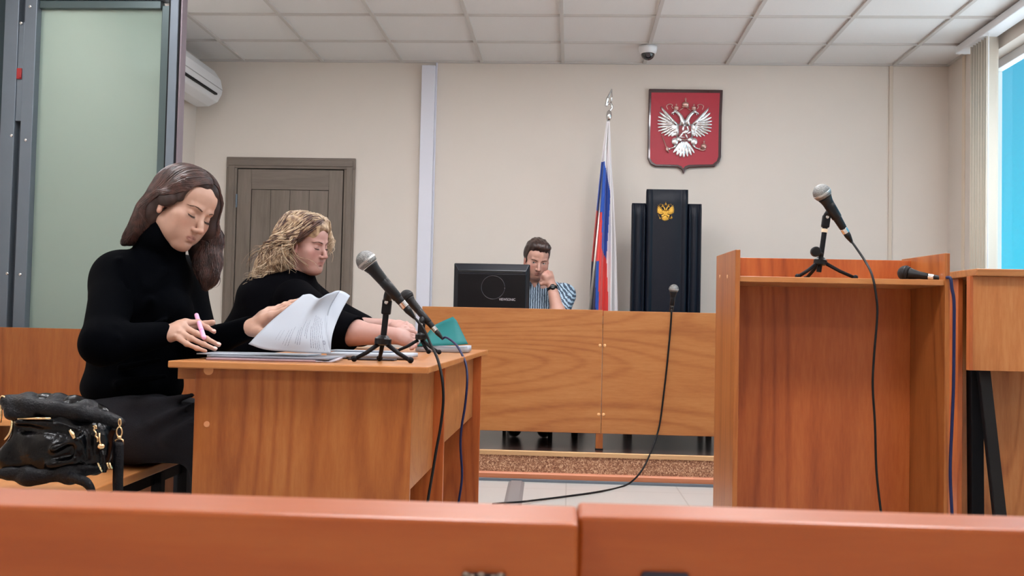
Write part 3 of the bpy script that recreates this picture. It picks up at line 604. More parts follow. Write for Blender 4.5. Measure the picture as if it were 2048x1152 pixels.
# ================================================================== EAGLE RELIEF
def eagle(parent, o, s, mm, gm, rm, ey=(0, -1, 0), name='eagle'):
    """mm silver, gm gold accents, rm red shield; drawn in units of s with the centre at (540,540)"""
    o = np.array(o); ey = np.array(ey, float)
    E = lambda u, v, h=0: o+np.array([(u-540)*s, 0, -(v-540)*s])+ey*(h*s)
    def feather(mb, a, b, w, h=9):
        a, b = E(*a, h), E(*b, h*.7); d = b-a; L = np.linalg.norm(d); d = d/L; n = np.cross(d, ey); 
        mb.ell((a+b)/2, (L/2, w*s, 7*s), np.stack([d, n, ey], 1), nu=10, nv=8)
    def wing(sg):
        M = lambda u, v: (540+sg*(u-540), v)
        w = MB()
        tips = [(252, 272), (228, 330), (212, 385), (205, 432), (206, 476), (210, 520), (216, 566), (252, 596), (292, 622), (338, 634), (384, 636), (424, 626)]
        n = len(tips)
        for i, tp_ in enumerate(tips):
            f = i/(n-1); b = (385+60*f, 445+115*f)
            feather(w, M(*b), M(*tp_), 17, 8)
        for i in range(9):
            f = i/8; b = (395+52*f, 440+105*f); a = -1.95-f*2.6
            tp_ = (b[0]+110*math.cos(a+PI*.0)-20*(1-f), b[1]-95*math.sin(-a)) if False else ((b[0]*.45+tips[min(n-1, int(f*(n-1)+.5))][0]*.55), (b[1]*.45+tips[min(n-1, int(f*(n-1)+.5))][1]*.55))
            feather(w, M(*b), M(*tp_), 15, 17)
        w.tube([E(*M(252, 270), 10), E(*M(320, 350), 16), E(*M(395, 440), 20), E(*M(440, 490), 18)], [5*s, 14*s, 19*s, 24*s], 10)
        w.ell(E(*M(425, 510), 14), (40*s, 12*s, 60*s)); w.build('wing', mm, parent, smooth=True)
    for sg in (1, -1): wing(sg)
    b = MB()
    for sg in (1, -1):
        M = lambda u, v: (540+sg*(u-540), v)
        b.tube([E(*M(505, 500), 12), E(*M(512, 440), 16), E(*M(490, 385), 18), E(*M(455, 345), 18), E(*M(430, 330), 18)], [38*s, 32*s, 25*s, 22*s, 20*s], 12)
        b.ell(E(*M(425, 328), 20), (28*s, 18*s, 22*s)); b.tube([E(*M(408, 335), 20), E(*M(385, 345), 20), E(*M(376, 366), 18)], [12*s, 9*s, 3*s], 8)
        b.tube([E(*M(400, 350), 18), E(*M(398, 372), 17)], [8*s, 4*s], 8)
        b.ell(E(*M(425, 690), 14), (42*s, 16*s, 45*s)); b.ell(E(*M(470, 665), 12), (40*s, 14*s, 30*s))
        b.tube([E(*M(440, 725), 14), E(*M(410, 765), 12), E(*M(360, 780), 10)], [16*s, 11*s, 9*s], 8)
        for k in (-14, 0, 14): b.tube([E(*M(372, 778), 12), E(*M(345, 780+k), 14)], [7*s, 4*s], 6)
        b.tube([E(*M(462, 480), 16), E(*M(455, 560), 16), E(*M(450, 640), 14)], [14*s, 12*s, 10*s], 8)
    b.ell(E(540, 560, 6), (85*s, 14*s, 120*s)); b.build('body', mm, parent, smooth=True)
    tl = MB()
    for i, tp_ in enumerate([(405, 835), (445, 866), (488, 884), (532, 890), (580, 880), (625, 862), (662, 834)]):
        feather(tl, (505+i*10, 690), tp_, 20, 10)
    for i, tp_ in enumerate([(470, 800), (510, 815), (550, 815), (592, 800)]): feather(tl, (515+i*16, 680), tp_, 16, 18)
    tl.build('tail', mm, parent, smooth=True)
    c = MB()
    c.ell(E(545, 238, 14), (42*s, 22*s, 32*s)); c.tube([E(505, 266, 14), E(585, 266, 14)], 11*s, 8); c.ell(E(545, 196, 14), 11*s, nu=10, nv=8)
    c.tube([E(545, 196, 14), E(545, 156, 14)], 6*s, 6); c.tube([E(531, 174, 14), E(559, 174, 14)], 5*s, 6)
    for sg in (1, -1):
        M = lambda u, v: (540+sg*(u-540), v)
        c.ell(E(*M(434, 278), 16), (28*s, 16*s, 20*s)); c.tube([E(*M(408, 297), 16), E(*M(460, 300), 16)], 8*s, 8)
        c.tube([E(*M(434, 262), 16), E(*M(434, 232), 16)], 5*s, 6); c.tube([E(*M(424, 244), 16), E(*M(444, 244), 16)], 4*s, 6)
        c.tube([E(*p, 12) for p in (M(520, 282), M(495, 296), M(470, 315))], 5*s, 6)
        c.tube(spline([E(*p, 8) for p in (M(398, 292), M(380, 268), M(388, 244), M(350, 236), M(318, 258), M(334, 300))], 4), [5*s]*21, 6)
    c.build('crowns', gm, parent, smooth=True)
    sh = MB(); sh.prism([tuple(E(u, v, 14)) for u, v in ((470, 470), (612, 470), (612, 620), (590, 650), (540, 668), (492, 650), (470, 620))], ey*(14*s)); sh.build('breast_shield', rm, parent, bevel=2*s)
    rd = MB()
    for (u, v, a, c_, dg) in ((545, 575, 46, 20, -.5), (520, 530, 14, 34, .2), (575, 530, 12, 40, -.3), (500, 610, 12, 34, .6), (560, 625, 12, 30, -.4), (590, 585, 12, 26, .9), (535, 500, 13, 13, 0), (505, 640, 40, 8, .1)):
        rd.ell(E(u, v, 29), (a*s, 7*s, c_*s), np.array([[math.cos(dg), 0, math.sin(dg)], [0, 1, 0], [-math.sin(dg), 0, math.cos(dg)]]), nu=10, nv=8)
    rd.build('rider', mm, parent, smooth=True)
    sc = MB(); sc.tube([E(262, 612, 10), E(336, 790, 14), E(352, 828, 12)], 6*s, 8); sc.ell(E(330, 782, 14), (16*s, 12*s, 30*s)); sc.build('sceptre', gm, parent, smooth=True)
    ob = MB(); ob.ell(E(770, 748, 16), (36*s, 24*s, 36*s)); ob.tube([E(772, 716, 16), E(774, 668, 16)], 6*s, 6); ob.tube([E(760, 690, 16), E(788, 690, 16)], 5*s, 6)
    ob.tube([E(735, 748, 30), E(770, 752, 40), E(806, 748, 30)], 5*s, 6); ob.tube([E(720, 785, 12), E(760, 796, 14), E(795, 780, 14)], 9*s, 8); ob.build('orb', gm, parent, smooth=True)
# coat of arms on the wall
WINE = mat('crimson_board', (176, 34, 54), .45, noise=.04, nscale=40); FRAME = mat('dark_cherry_frame', (58, 18, 20), .2, coat=.6)
SILV = mat('silver_relief', (226, 226, 228), .22, .9); PINKG = mat('rose_silver', (214, 176, 166), .3, .85); SHR = mat('breast_shield_red', (140, 40, 48), .4)
K = 1/6.061
def Z2W(u, v, Y): return P(1280+u*K, 170+v*K, Y)
ctr = Z2W(540, 540, YB-.03)
em = thing('coat_of_arms', (ctr[0], YB, ctr[2]), 'red shield board with silver double headed eagle hanging on the wall above the tall chair', 'emblem')
out = [(105, 55), (1000, 68), (985, 400), (978, 880), (960, 940), (900, 1000), (600, 1010), (555, 1030), (524, 1085), (495, 1030), (450, 1005), (180, 998), (120, 965), (88, 900), (92, 600)]
inn = [(138, 92), (968, 98), (955, 400), (948, 870), (930, 920), (880, 962), (590, 968), (545, 985), (524, 1010), (500, 985), (460, 968), (195, 962), (150, 935), (122, 885), (125, 600)]
MB().prism([tuple(Z2W(u, v, YB-.001)) for u, v in out], (0, -.028, 0)).build('frame', FRAME, em, bevel=.006)
MB().prism([tuple(Z2W(u, v, YB-.0285)) for u, v in inn], (0, -.003, 0)).build('board', WINE, em)
s6 = K*(YB-.03)/FPX*1.0
eagle(em, ctr+np.array([0, -.004, 0]), s6, SILV, PINKG, SHR)
# ================================================================== FLAG
YG = 7.16
fg = thing('flag', (P(1181, 620, YG)[0]-.05, YG, zp), 'white blue and red flag furled on a leaning silver pole beside the tall chair', 'flag')
ptop = P(1217.5, 236, YG); plow = P(1186, 560, YG); dv = plow-ptop; pbot = ptop+dv*((zp+.04-ptop[2])/dv[2])
MB().tube([ptop, pbot], .011, 12).build('pole', mat('pole_silver', (190, 188, 182), .3, .8), fg, smooth=True)
MB().lathe((pbot[0], pbot[1], zp+.0005), (pbot[0], pbot[1], zp+1), [(0, .15), (.02, .15), (.035, .05), (.12, .02), (.121, .01)], 24).build('base', BLACK, fg)
fi = MB(); fi.lathe(ptop, P(1218.5, 222, YG), [(-.02, .012), (0, .019), (.02, .021), (.045, .016), (.055, .008)], 16)
fi.build('finial_cup', CHROME, fg, smooth=True)
fs = MB(); fs.tube(spline([P(x, y, YG) for x, y in ((1218.5, 228), (1220, 221), (1224, 215), (1222, 208), (1215, 207), (1212.5, 212), (1215, 199), (1219, 189), (1223.5, 178))], 5), [.008]*20+[.010]*10+list(np.linspace(.012, .003, 11)), 8)
fs.tube([P(1223.5, 178, YG), P(1223.5, 195, YG), P(1221, 208, YG)], [.003, .006, .007], 8)
fs.build('spearhead', CHROME, fg, smooth=True)
FW_, FB_, FR_, FN_ = (mat('flag_white', (232, 228, 230), .7, sheen=.3), mat('flag_blue', (20, 80, 178), .65, sheen=.3), mat('flag_red', (226, 66, 62), .65, sheen=.3), mat('flag_navy', (40, 24, 70), .65, sheen=.3))
def interp(tab, y): return np.interp(y, [t[0] for t in tab], [t[1] for t in tab])
# edges of the colour areas down the hanging cloth (picture rows at the flag's distance)
Lf = [(243, 1213), (300, 1205), (400, 1195), (470, 1188), (525, 1183), (618, 1178.5)]
Rt = [(243, 1219.5), (330, 1223), (400, 1228), (500, 1233), (618, 1236)]
WBx = [(243, 1226), (328, 1209), (345, 1213.5), (385, 1220), (400, 1220), (502, 1214), (512, 1213), (618, 1217)]   # white to the right of this line
BRx = [(243, 1000), (421, 1180), (424, 1204), (430, 1204), (500, 1203), (520, 1214), (530, 1230), (618, 1230)]      # red to the left
REDL = [(243, 1000), (522, 1000), (523, 1198), (560, 1197), (618, 1197)]                                           # navy to the left
rows = 96; cols = 44; fb_ = MB(); grid = []
for i in range(rows+1):
    y = 243+(618+14-243)*i/rows; a, b = interp(Lf, y), interp(Rt, y); row = []; g = min(1, (y-243)/200)
    for j in range(cols+1):
        u = j/cols; px_ = a+(b-a)*u
        dep = .035*g*math.sin(u*PI*2*2.2+.5+.35*math.sin(y*.012))+.012*g*math.sin(u*PI*2*5+y*.01)
        p = P(px_, y, YG); p[1] += dep-.012; row.append(p)
    grid.append(row)
fb_.grid(grid)
for i in range(rows):
    y = 243+(632-243)*(i+.5)/rows; a, b = interp(Lf, y), interp(Rt, y)
    for j in range(cols):
        x = a+(b-a)*(j+.5)/cols
        c = 0 if (x > interp(WBx, y) or y < 326) else 1
        if c and x < interp(BRx, y): c = 2
        if c and x < interp(REDL, y): c = 3
        if c == 3 and x > interp(REDL, y)-6: c = 1
        fb_.m[i*cols+j] = c
fb_.build('cloth', [FW_, FB_, FR_, FN_], fg, smooth=True, fix=False, solid=.0012)
# ================================================================== JUDGE CHAIR
YJ = 7.02
LEA = mat('black_leather', (7, 14, 28), .4, bump=.12, bscale=220, spec=.25)
jc = thing('judge_chair', (P(1333, 600, YJ)[0], YJ, zp), 'tall black leather judge chair with stepped back and a gold eagle emblem', 'chair')
JX = lambda px_: P(px_, 500, YJ)[0]
def pad(x0, x1, z0, z1, y, th, name, edge):
    """upholstered panel with rolled vertical edges"""
    pts = []; W = x1-x0; e = edge/W
    us = [0, .004, e*.3, e*.6, e*.9, e, e*1.15, .35, .5, .65, 1-e*1.15, 1-e, 1-e*.9, 1-e*.6, 1-e*.3, .996, 1]
    def dep(u):
        d = min(u, 1-u)/e
        if d < 1: return th*(.25+.75*math.sin(min(1, d)*PI)**.6)
        return th*(.55+.25*min(1, (d-1)*1.2))
    vs = np.linspace(0, 1, 24)
    for v in vs:
        r = []
        for u in us:
            b = min(1, (1-v)/.02+.0) if v > .98 else 1
            r.append((x0+u*W, y-dep(u)*(.2+.8*b), z0+(z1-z0)*v))
        pts.append(r)
    mb = MB(); mb.grid(pts); mb.build(name, LEA, jc, smooth=True)
    MB().box(x0, x1, y, y+.045, z0, z1).build(name+'_back', LEA, jc, bevel=.008)
zc_t = P(1333, 379, YJ)[2]; zw_t = P(1277, 406, YJ)[2]; zseat = zp+.48
pad(JX(1291), JX(1374.5), zseat, zc_t, YJ, .035, 'centre_pad', .045)
pad(JX(1262.5), JX(1290.5), zseat, zw_t, YJ+.015, .045, 'side_pad', .022)
pad(JX(1375), JX(1402.5), zseat, zw_t, YJ+.015, .045, 'side_pad', .022)
MB().box(JX(1266), JX(1399), YJ-.44, YJ-.04, zseat-.08, zseat).build('seat', LEA, jc, bevel=.03)
for a, b in ((1252, 1266), (1399, 1413)): MB().box(JX(a), JX(b), YJ-.42, YJ-.0, zseat-.1, zseat+.2).build('armrest', LEA, jc, bevel=.015)
for px_ in (1258, 1407):
    for yy in (YJ-.4, YJ+.0): MB().box(JX(px_)-.018, JX(px_)+.018, yy, yy+.04, zp+.0005, zseat-.09).build('leg', BLACKM, jc, bevel=.003)
ec = P(1331, 424, YJ-.03)
GE = mat('gold_emblem', (212, 166, 74), .35, .9)
ge = MB().ell((ec[0], YJ-.027, ec[2]), (.001, .001, .001), nu=6, nv=4).build('gold_emblem', GE, jc)
eagle(ge, (ec[0], YJ-.028, ec[2]), .000182, GE, GE, GE)
# ================================================================== MONITOR
YM = 6.32
mo = thing('monitor', (P(984, 600, YM)[0], YM, zt2-.075), 'black computer monitor seen from behind on the judge desk', 'monitor')
MBK = mat('monitor_black', (8, 8, 12), .3, spec=.25); MBK2 = mat('monitor_black_gloss', (22, 24, 32), .25, spec=.35)
A, B_ = P(908.5, 526, YM), P(1060, 527.5, YM); zb0 = zt2-.03
mw0, mw1, mzt = A[0], B_[0], A[2]
MB().box(mw0, mw1, YM, YM+.03, zb0, mzt).build('casing', MBK, mo, bevel=.006)
i0, i1 = mw0+.03, mw1-.022
bk = MB(); bk.add([(mw0+.004, YM, mzt-.004), (mw1-.004, YM, mzt-.004), (mw1-.004, YM, zb0+.004), (mw0+.004, YM, zb0+.004), (i0, YM-.03, mzt-.045), (i1, YM-.03, mzt-.045), (i1, YM-.03, zb0+.01), (i0, YM-.03, zb0+.01)],
                 [(0, 1, 5, 4), (1, 2, 6, 5), (2, 3, 7, 6), (3, 0, 4, 7), (4, 5, 6, 7)]); bk.build('back_cover', MBK2, mo, bevel=.004)
MB().box(i0+.004, i1-.02, YM-.0315, YM-.02, mzt-.058, mzt-.046).build('vent_slot', mat('slot_black', (3, 3, 4), .8), mo)
MB().box(i0, i1, YM-.034, YM-.03, zb0+.01, mzt-.066).build('back_panel', MBK, mo, bevel=.002)
rc = P(986, 575, YM-.035)
ring = [rc+np.array([.073*math.cos(a), 0, .073*math.sin(a)]) for a in np.linspace(0, 2*PI, 49)]
MB().tube(ring, .0028, 6).build('ring', mat('ring_dark', (44, 44, 50), .25), mo, smooth=True)
def text(body, name, loc, size, m, parent, rot=(PI/2, 0, 0), ext=.0004, align='LEFT', sx=1):
    cu = bpy.data.curves.new(name, 'FONT'); cu.body = body; cu.size = size; cu.extrude = ext; cu.align_x = align
    tmp = bpy.data.objects.new(name+'_curve', cu); me = bpy.data.meshes.new_from_object(tmp); bpy.data.objects.remove(tmp)
    o = bpy.data.objects.new(name, me); COL.objects.link(o); me.materials.clear(); me.materials.append(m); o.location = [float(x) for x in loc]; o.rotation_euler = rot; o.scale = (sx, 1, 1)
    if parent: o.parent = parent; o.matrix_parent_inverse = Matrix.Translation(-parent.location)
    return o
q = P(998, 601, YM-.0355); text('ViewSonic'.upper(), 'lettering', q, .022, mat('letter_grey', (176, 172, 178), .5), mo, sx=.86)
MB().box((mw0+mw1)/2-.04, (mw0+mw1)/2+.04, YM-.01, YM+.02, zt2-.07, zb0).build('neck', MBK, mo, bevel=.003)
MB().box((mw0+mw1)/2-.11, (mw0+mw1)/2+.11, YM-.09, YM+.09, zt2-.0745, zt2-.062).build('foot', MBK, mo, bevel=.004)
# ================================================================== PAPERS
PAPER = mat('white_paper', (165, 172, 182), .75); PAPER2 = mat('grey_paper', (132, 138, 148), .7); PINKP = mat('pinkish_folder', (156, 126, 130), .6)
INK = mat('ink', (62, 64, 78), .8); TEAL = mat('teal_folder', (4, 100, 100), .55, spec=.25); GREYF = mat('grey_folder', (128, 132, 142), .5)
rng = random.Random(5)
def sheet(name, m, c, wx, wy, z0, th, ang, parent=None, label=None, cat=None, group=None, wav=.0):
    ca, sa_ = math.cos(ang), math.sin(ang); n = 14; pts = []
    for k in range(2):
        pass
    mb = MB(); g = []
    for i in range(n+1):
        r = []
        for j in range(n+1):
            u, v = (i/n-.5)*wx, (j/n-.5)*wy
            r.append((c[0]+u*ca-v*sa_, c[1]+u*sa_+v*ca, z0+wav*(1+math.sin(u*40+c[0]*9)*math.cos(v*23+1))*abs(u/wx*2)**2))
        g.append(r)
    mb.grid(g); o = mb.build(name, m, parent, smooth=True)
    q = o.modifiers.new('solid', 'SOLIDIFY'); q.thickness = th; q.offset = 1
    if label: tag(o, label, cat, group)
    return o
zt = .7503
c = PZ(545, 706, zt)
sheet('folder', PINKP, (P(535, 712, 2.74)[0], 2.76), .29, .20, zt, .006, .05, None, 'pinkish cardboard folder lying lowest on the front table', 'folder')
sheet('folder', GREYF, (P(560, 700, 2.80)[0], 2.79), .33, .21, zt+.0065, .006, -.03, None, 'grey folder lying under the raised pages on the front table', 'folder')
sheet('document', PAPER, (P(520, 700, 2.80)[0], 2.81), .30, .19, zt+.013, .003, .02, None, 'flat white document on the grey folder under the raised pages', 'document')
sheet('crumpled_paper', mat('creased_paper', (170, 162, 170), .7), (P(655, 712, 2.74)[0], 2.72), .075, .07, zt, .003, .5, None, 'small creased paper by the tripod foot on the front table', 'paper', wav=.006)
sheet('folder', mat('dark_tray', (48, 38, 42), .5), (P(748, 712, 2.95)[0], 2.93), .135, .05, zt, .005, -.02, None, 'thin dark folder under the white papers behind the tripod', 'folder')
sheet('document', PAPER, (P(745, 700, 3.05)[0], 3.07), .25, .19, zt+.0055, .012, .04, None, 'thick white paper stack behind the silver microphone stand', 'document')
sheet('document', PAPER2, (P(725, 692, 3.12)[0], 3.13), .2, .1, zt+.018, .004, -.05, None, 'greyish printed sheet on the white paper stack', 'document')
ts = P(736, 690, 3.5); sheet('folder', TEAL, (ts[0], 3.47), .12, .16, .7495, .012, .1, None, 'flat teal folder under the forearm of the curly haired woman', 'folder')
# open teal folder with papers on the second table
yo = 3.95
tf = thing('folder', (P(885, 690, yo)[0], yo, .7495), 'open teal folder standing half raised over white papers on the second table', 'folder')
wp = sheet('papers', PAPER, (P(886, 695, yo+.05)[0]+.0, yo+.08), .205, .19, .7495, .022, .02, tf, wav=.003)
base = [(833, 692), (860, 691.5), (886, 691), (912, 690), (936, 688)]; topc = [(838, 688), (868, 651), (886, 642), (906, 633.5), (913, 641)]
g = []
for v in np.linspace(0, 1, 9):
    r = []
    for (a, b) in zip(base, topc):
        x, y = a[0]+(b[0]-a[0])*v, a[1]+(b[1]-a[1])*v; r.append(P(x, y, yo-.02+.10*math.sin(v*1.3)))
    g.append(r)
MB().grid(g).build('cover', TEAL, tf, smooth=True, solid=.002)
# big pages being turned by the woman in front
pg = thing('document_pages', (P(660, 704, 2.84)[0], 2.84, zt+.018), 'raised white printed pages held by the woman in the black turtleneck', 'document')
def coons(b, t, l, r, n=18):
    """boundary point lists -> grid; b,t run along u; l,r along v"""
    b, t, l, r = [np.array([np.array([np.interp(q, np.linspace(0, 1, len(c)), [p[k] for p in c]) for k in range(3)]) for q in np.linspace(0, 1, n)]) for c in (b, t, l, r)]
    u = np.linspace(0, 1, n); G = np.zeros((n, n, 3))
    for i, v in enumerate(u):
        for j, w_ in enumerate(u):
            G[i, j] = (1-v)*b[j]+v*t[j]+(1-w_)*l[i]+w_*r[i]-((1-v)*(1-w_)*b[0]+(1-v)*w_*b[-1]+v*(1-w_)*t[0]+v*w_*t[-1])
    return G
def pl(*a): return spline([P(x, y, Y) for x, y, Y in a], 6)
bot = pl((497, 688, 2.70), (530, 699, 2.69), (580, 704, 2.69), (630, 706.5, 2.71), (661, 707, 2.74))
top = pl((606, 590, 2.84), (622, 588.5, 2.82), (638, 597, 2.80), (655, 588, 2.86), (680, 581, 2.93))
lef = pl((497, 688, 2.70), (520, 664, 2.72), (545, 640, 2.76), (580, 611, 2.80), (606, 590, 2.84))
rig = pl((661, 707, 2.74), (655, 680, 2.755), (653, 650, 2.80), (660, 615, 2.87), (680, 581, 2.93))
G1 = coons(bot, top, lef, rig, 26)
MB().grid([[tuple(p) for p in r] for r in G1]).build('page', PAPER, pg, smooth=True, fix=False, solid=.0012)
top2 = pl((655, 590, 2.89), (668, 583, 2.93), (680, 581.5, 2.945), (692, 586, 2.955), (700, 592, 2.96))
bot2 = pl((645, 700, 2.75), (650, 704, 2.75), (654, 706, 2.75), (658, 707, 2.75), (661.5, 707.5, 2.75))
lef2 = pl((645, 700, 2.75), (648, 670, 2.765), (650, 640, 2.81), (652, 615, 2.86), (655, 590, 2.89))
rig2 = pl((661.5, 707.5, 2.75), (663, 680, 2.77), (669, 655, 2.81), (683, 622, 2.89), (700, 592, 2.96))
G2 = coons(bot2, top2, lef2, rig2, 22); 
MB().grid([[tuple(p) for p in r] for r in G2]).build('page', PAPER, pg, smooth=True, fix=False, solid=.0012)
# printed lines on the page
def page_pt(G, v, u):
    n = G.shape[0]-1; i, j = min(n-1, int(v*n)), min(n-1, int(u*n)); a, b = v*n-i, u*n-j
    p = (G[i, j]*(1-a)*(1-b)+G[i+1, j]*a*(1-b)+G[i, j+1]*(1-a)*b+G[i+1, j+1]*a*b)
    e1_, e2_ = G[i+1, j]-G[i, j], G[i, j+1]-G[i, j]; nn = np.cross(e2_, e1_); nn = nn/np.linalg.norm(nn)
    if nn[1] > 0: nn = -nn
    return p+nn*.0011
tx = MB()
for u, v0, v1, wd in ((.90, .05, .55, .9), (.865, .28, .60, .9), (.83, .08, .62, .9), (.80, .06, .64, .9), (.77, .08, .64, .9), (.74, .10, .66, .9), (.71, .10, .5, .9), (.655, .28, .60, .8), (.63, .33, .56, .8), (.58, .16, .62, .8), (.555, .16, .5, .8), (.53, .18, .46, .7), (.46, .12, .50, .6), (.43, .12, .46, .6), (.40, .14, .42, .5), (.34, .2, .4, .4), (.30, .2, .38, .4)):
    v = v0
    while v < v1:
        L = rng.uniform(.03, .075); a, b = v, min(v1, v+L); nseg = 4; up = []; dn = []
        w_ = .0045*wd
        for k in range(nseg+1):
            q = a+(b-a)*k/nseg; up.append(page_pt(G1, q, u)); dn.append(page_pt(G1, q, u+w_))
        tx.grid([[tuple(p) for p in up], [tuple(p) for p in dn]]); v = b+.008
tx.build('printed_lines', INK, pg, fix=False)
st_ = MB(); n = 28
for r0, r1 in ((.018, .024), (.009, .012)):
    a = [page_pt(G1, .20+r0*1.6*math.sin(q), .925+r0*math.cos(q)*1.0) for q in np.linspace(0, 2*PI, n)]; b = [page_pt(G1, .20+r1*1.6*math.sin(q), .925+r1*math.cos(q)) for q in np.linspace(0, 2*PI, n)]
    st_.grid([[tuple(p) for p in a], [tuple(p) for p in b]])
st_.build('stamp', mat('stamp_grey', (104, 106, 120), .8), pg, fix=False)
# ================================================================== BLENDED BODY SURFACES
class Body:
    """rounded primitives joined by smooth blends, turned into ONE continuous surface"""
    def __init__(s, warp=None): s.p = []; s.warp = warp
    def cone(s, a, b, ra, rb, k=.02, op='u', fl=None):
        """tapered limb; fl=(axis, factor) flattens it along a direction"""
        a, b = np.array(a, float), np.array(b, float); s.p.append(('c', a, b, ra, rb, k, op, fl)); return s
    def chain(s, pts, rs, k=.02, op='u', fl=None):
        for i in range(len(pts)-1): s.cone(pts[i], pts[i+1], rs[i], rs[i+1], k, op, fl)
        return s
    def ell(s, c, r, R=None, k=.02, op='u'):
        R = np.eye(3) if R is None else np.array(R, float); s.p.append(('e', np.array(c, float), np.array(r, float), R, k, op)); return s
    @staticmethod
    def ev(q, X):
        if q[0] == 'c':
            _, a, b, ra, rb, k, op, fl = q; ba = b-a; pa = X-a
            h = np.clip(pa@ba/max(1e-12, ba@ba), 0, 1)
            d = pa-h[:, None]*ba
            if fl is not None:
                ax = np.array(fl[0], float); ax = ax/np.linalg.norm(ax); d = d+np.outer(d@ax, ax)*(1/fl[1]-1)
                return (np.sqrt((d*d).sum(1))-(ra+(rb-ra)*h))*min(1, fl[1])
            return np.sqrt((d*d).sum(1))-(ra+(rb-ra)*h)
        _, c, r, R, k, op = q; p = (X-c)@R
        k0 = np.sqrt(((p/r)**2).sum(1))+1e-9; k1 = np.sqrt(((p/(r*r))**2).sum(1))+1e-9
        return k0*(k0-1)/k1
    def far(s, q, X, slack):
        d = s.ev(q, X)
        return d
    def field(s, X, idx=None):
        f = np.full(len(X), 1.0)
        if s.warp is not None: X0 = X; X = s.warp(X)
        for i in (range(len(s.p)) if idx is None else idx):
            q = s.p[i]; k, op = (q[5], q[6]) if q[0] == 'c' else (q[4], q[5])
            d = s.ev(q, X)
            if op == 'u':
                h = np.maximum(k-np.abs(f-d), 0)/k; f = np.minimum(f, d)-h*h*k*.25
            else:
                h = np.maximum(k-np.abs(f+d), 0)/k; f = np.maximum(f, -d)+h*h*k*.25
        return f
    def surface(s, h, disp=None, relax=2):
        """naive surface nets on the blocks that touch the surface"""
        N = 12; lo, hi = [], []
        for q in s.p:
            if (q[6] if q[0] == 'c' else q[5]) != 'u': continue
            if q[0] == 'c': r = max(q[3], q[4]); lo.append(np.minimum(q[1], q[2])-r); hi.append(np.maximum(q[1], q[2])+r)
            else: r = q[2].max(); lo.append(q[1]-r); hi.append(q[1]+r)
        lo = np.min(lo, 0)-.03; hi = np.max(hi, 0)+.03; B = N*h
        nb = np.ceil((hi-lo)/B).astype(int)
        ii = np.stack(np.meshgrid(*[np.arange(n) for n in nb], indexing='ij'), -1).reshape(-1, 3)
        ctr = lo+(ii+.5)*B; hd = B*.87
        Wc = ctr if s.warp is None else s.warp(ctr)
        D = np.stack([s.ev(q, Wc) for q in s.p], 1)
        ks = np.array([(q[5] if q[0] == 'c' else q[4]) for q in s.p])
        wide = np.array([(1.15 if q[0] == 'c' and q[7] is None else min(2.6, 1.1+.5*(q[2].max()/q[2].min())) if q[0] == 'e' else 1.6) for q in s.p]); near = D < (hd*1.15*wide+ks*1.05+.006)
        isu = np.array([(q[6] if q[0] == 'c' else q[5]) == 'u' for q in s.p])
        f0 = np.min(np.where(isu[None], D, 9), 1); act = (f0 < hd*1.7+.02) & (f0 > -hd*3.5)
        g = np.arange(N+1); loc = np.stack(np.meshgrid(g, g, g, indexing='ij'), -1).reshape(-1, 3)
        keys, verts, edges = [], [], []
        SH = 21; enc = lambda c: (c[:, 0].astype(np.int64) << (2*SH)) | (c[:, 1].astype(np.int64) << SH) | c[:, 2].astype(np.int64)
        corner = np.array([(a, b, c) for a in (0, 1) for b in (0, 1) for c in (0, 1)])
        eds = [(i, j) for i in range(8) for j in range(i+1, 8) if np.abs(corner[i]-corner[j]).sum() == 1]
        for bi in np.nonzero(act)[0]:
            idx = np.nonzero(near[bi])[0]
            if not len(idx): continue
            o = ii[bi]*N; X = lo+(o+loc)*h; F = s.field(X, idx)
            if disp is not None: F = F+disp(X)
            F = F.reshape(N+1, N+1, N+1)
            if F.min() > 0 or F.max() < 0: continue
            S = F < 0
            cs = np.stack([F[a:N+a, b:N+b, c:N+c] for a, b, c in corner], -1).reshape(-1, 8)
            sg = (cs < 0).sum(1); m = (sg > 0) & (sg < 8)
            if m.any():
                cs = cs[m]; acc = np.zeros((len(cs), 3)); cnt = np.zeros(len(cs))
                for i, j in eds:
                    a, b = cs[:, i], cs[:, j]; x = (a < 0) != (b < 0); t = np.where(x, a/np.where(x, a-b, 1), 0)
                    acc += x[:, None]*(corner[i]+t[:, None]*(corner[j]-corner[i])); cnt += x
                cell = np.stack(np.meshgrid(*[np.arange(N)]*3, indexing='ij'), -1).reshape(-1, 3)[m]+o
                keys.append(enc(cell)); verts.append(lo+(cell+acc/cnt[:, None])*h)
            for ax in range(3):
                sl = [slice(0, N)]*3; sl2 = list(sl); sl2[ax] = slice(1, N+1)
                a, b = S[tuple(sl)], S[tuple(sl2)]; c = np.argwhere(a != b)
                if len(c): edges.append((ax, c+o, a[tuple(c.T)]))
        keys = np.concatenate(keys); verts = np.concatenate(verts); od = np.argsort(keys); keys = keys[od]; verts = verts[od]
        quads = []
        for ax, c, ins in edges:
            u, v = [(1, 2), (2, 0), (0, 1)][ax]; q = []
            for du, dv in ((-1, -1), (0, -1), (0, 0), (-1, 0)):
                cc = c.copy(); cc[:, u] += du; cc[:, v] += dv; kk = enc(cc); p = np.clip(np.searchsorted(keys, kk), 0, len(keys)-1)
                q.append(np.where(keys[p] == kk, p, -1))
            q = np.stack(q, 1); q[~ins] = q[~ins][:, ::-1]; quads.append(q[(q >= 0).all(1)])
        quads = np.concatenate(quads)
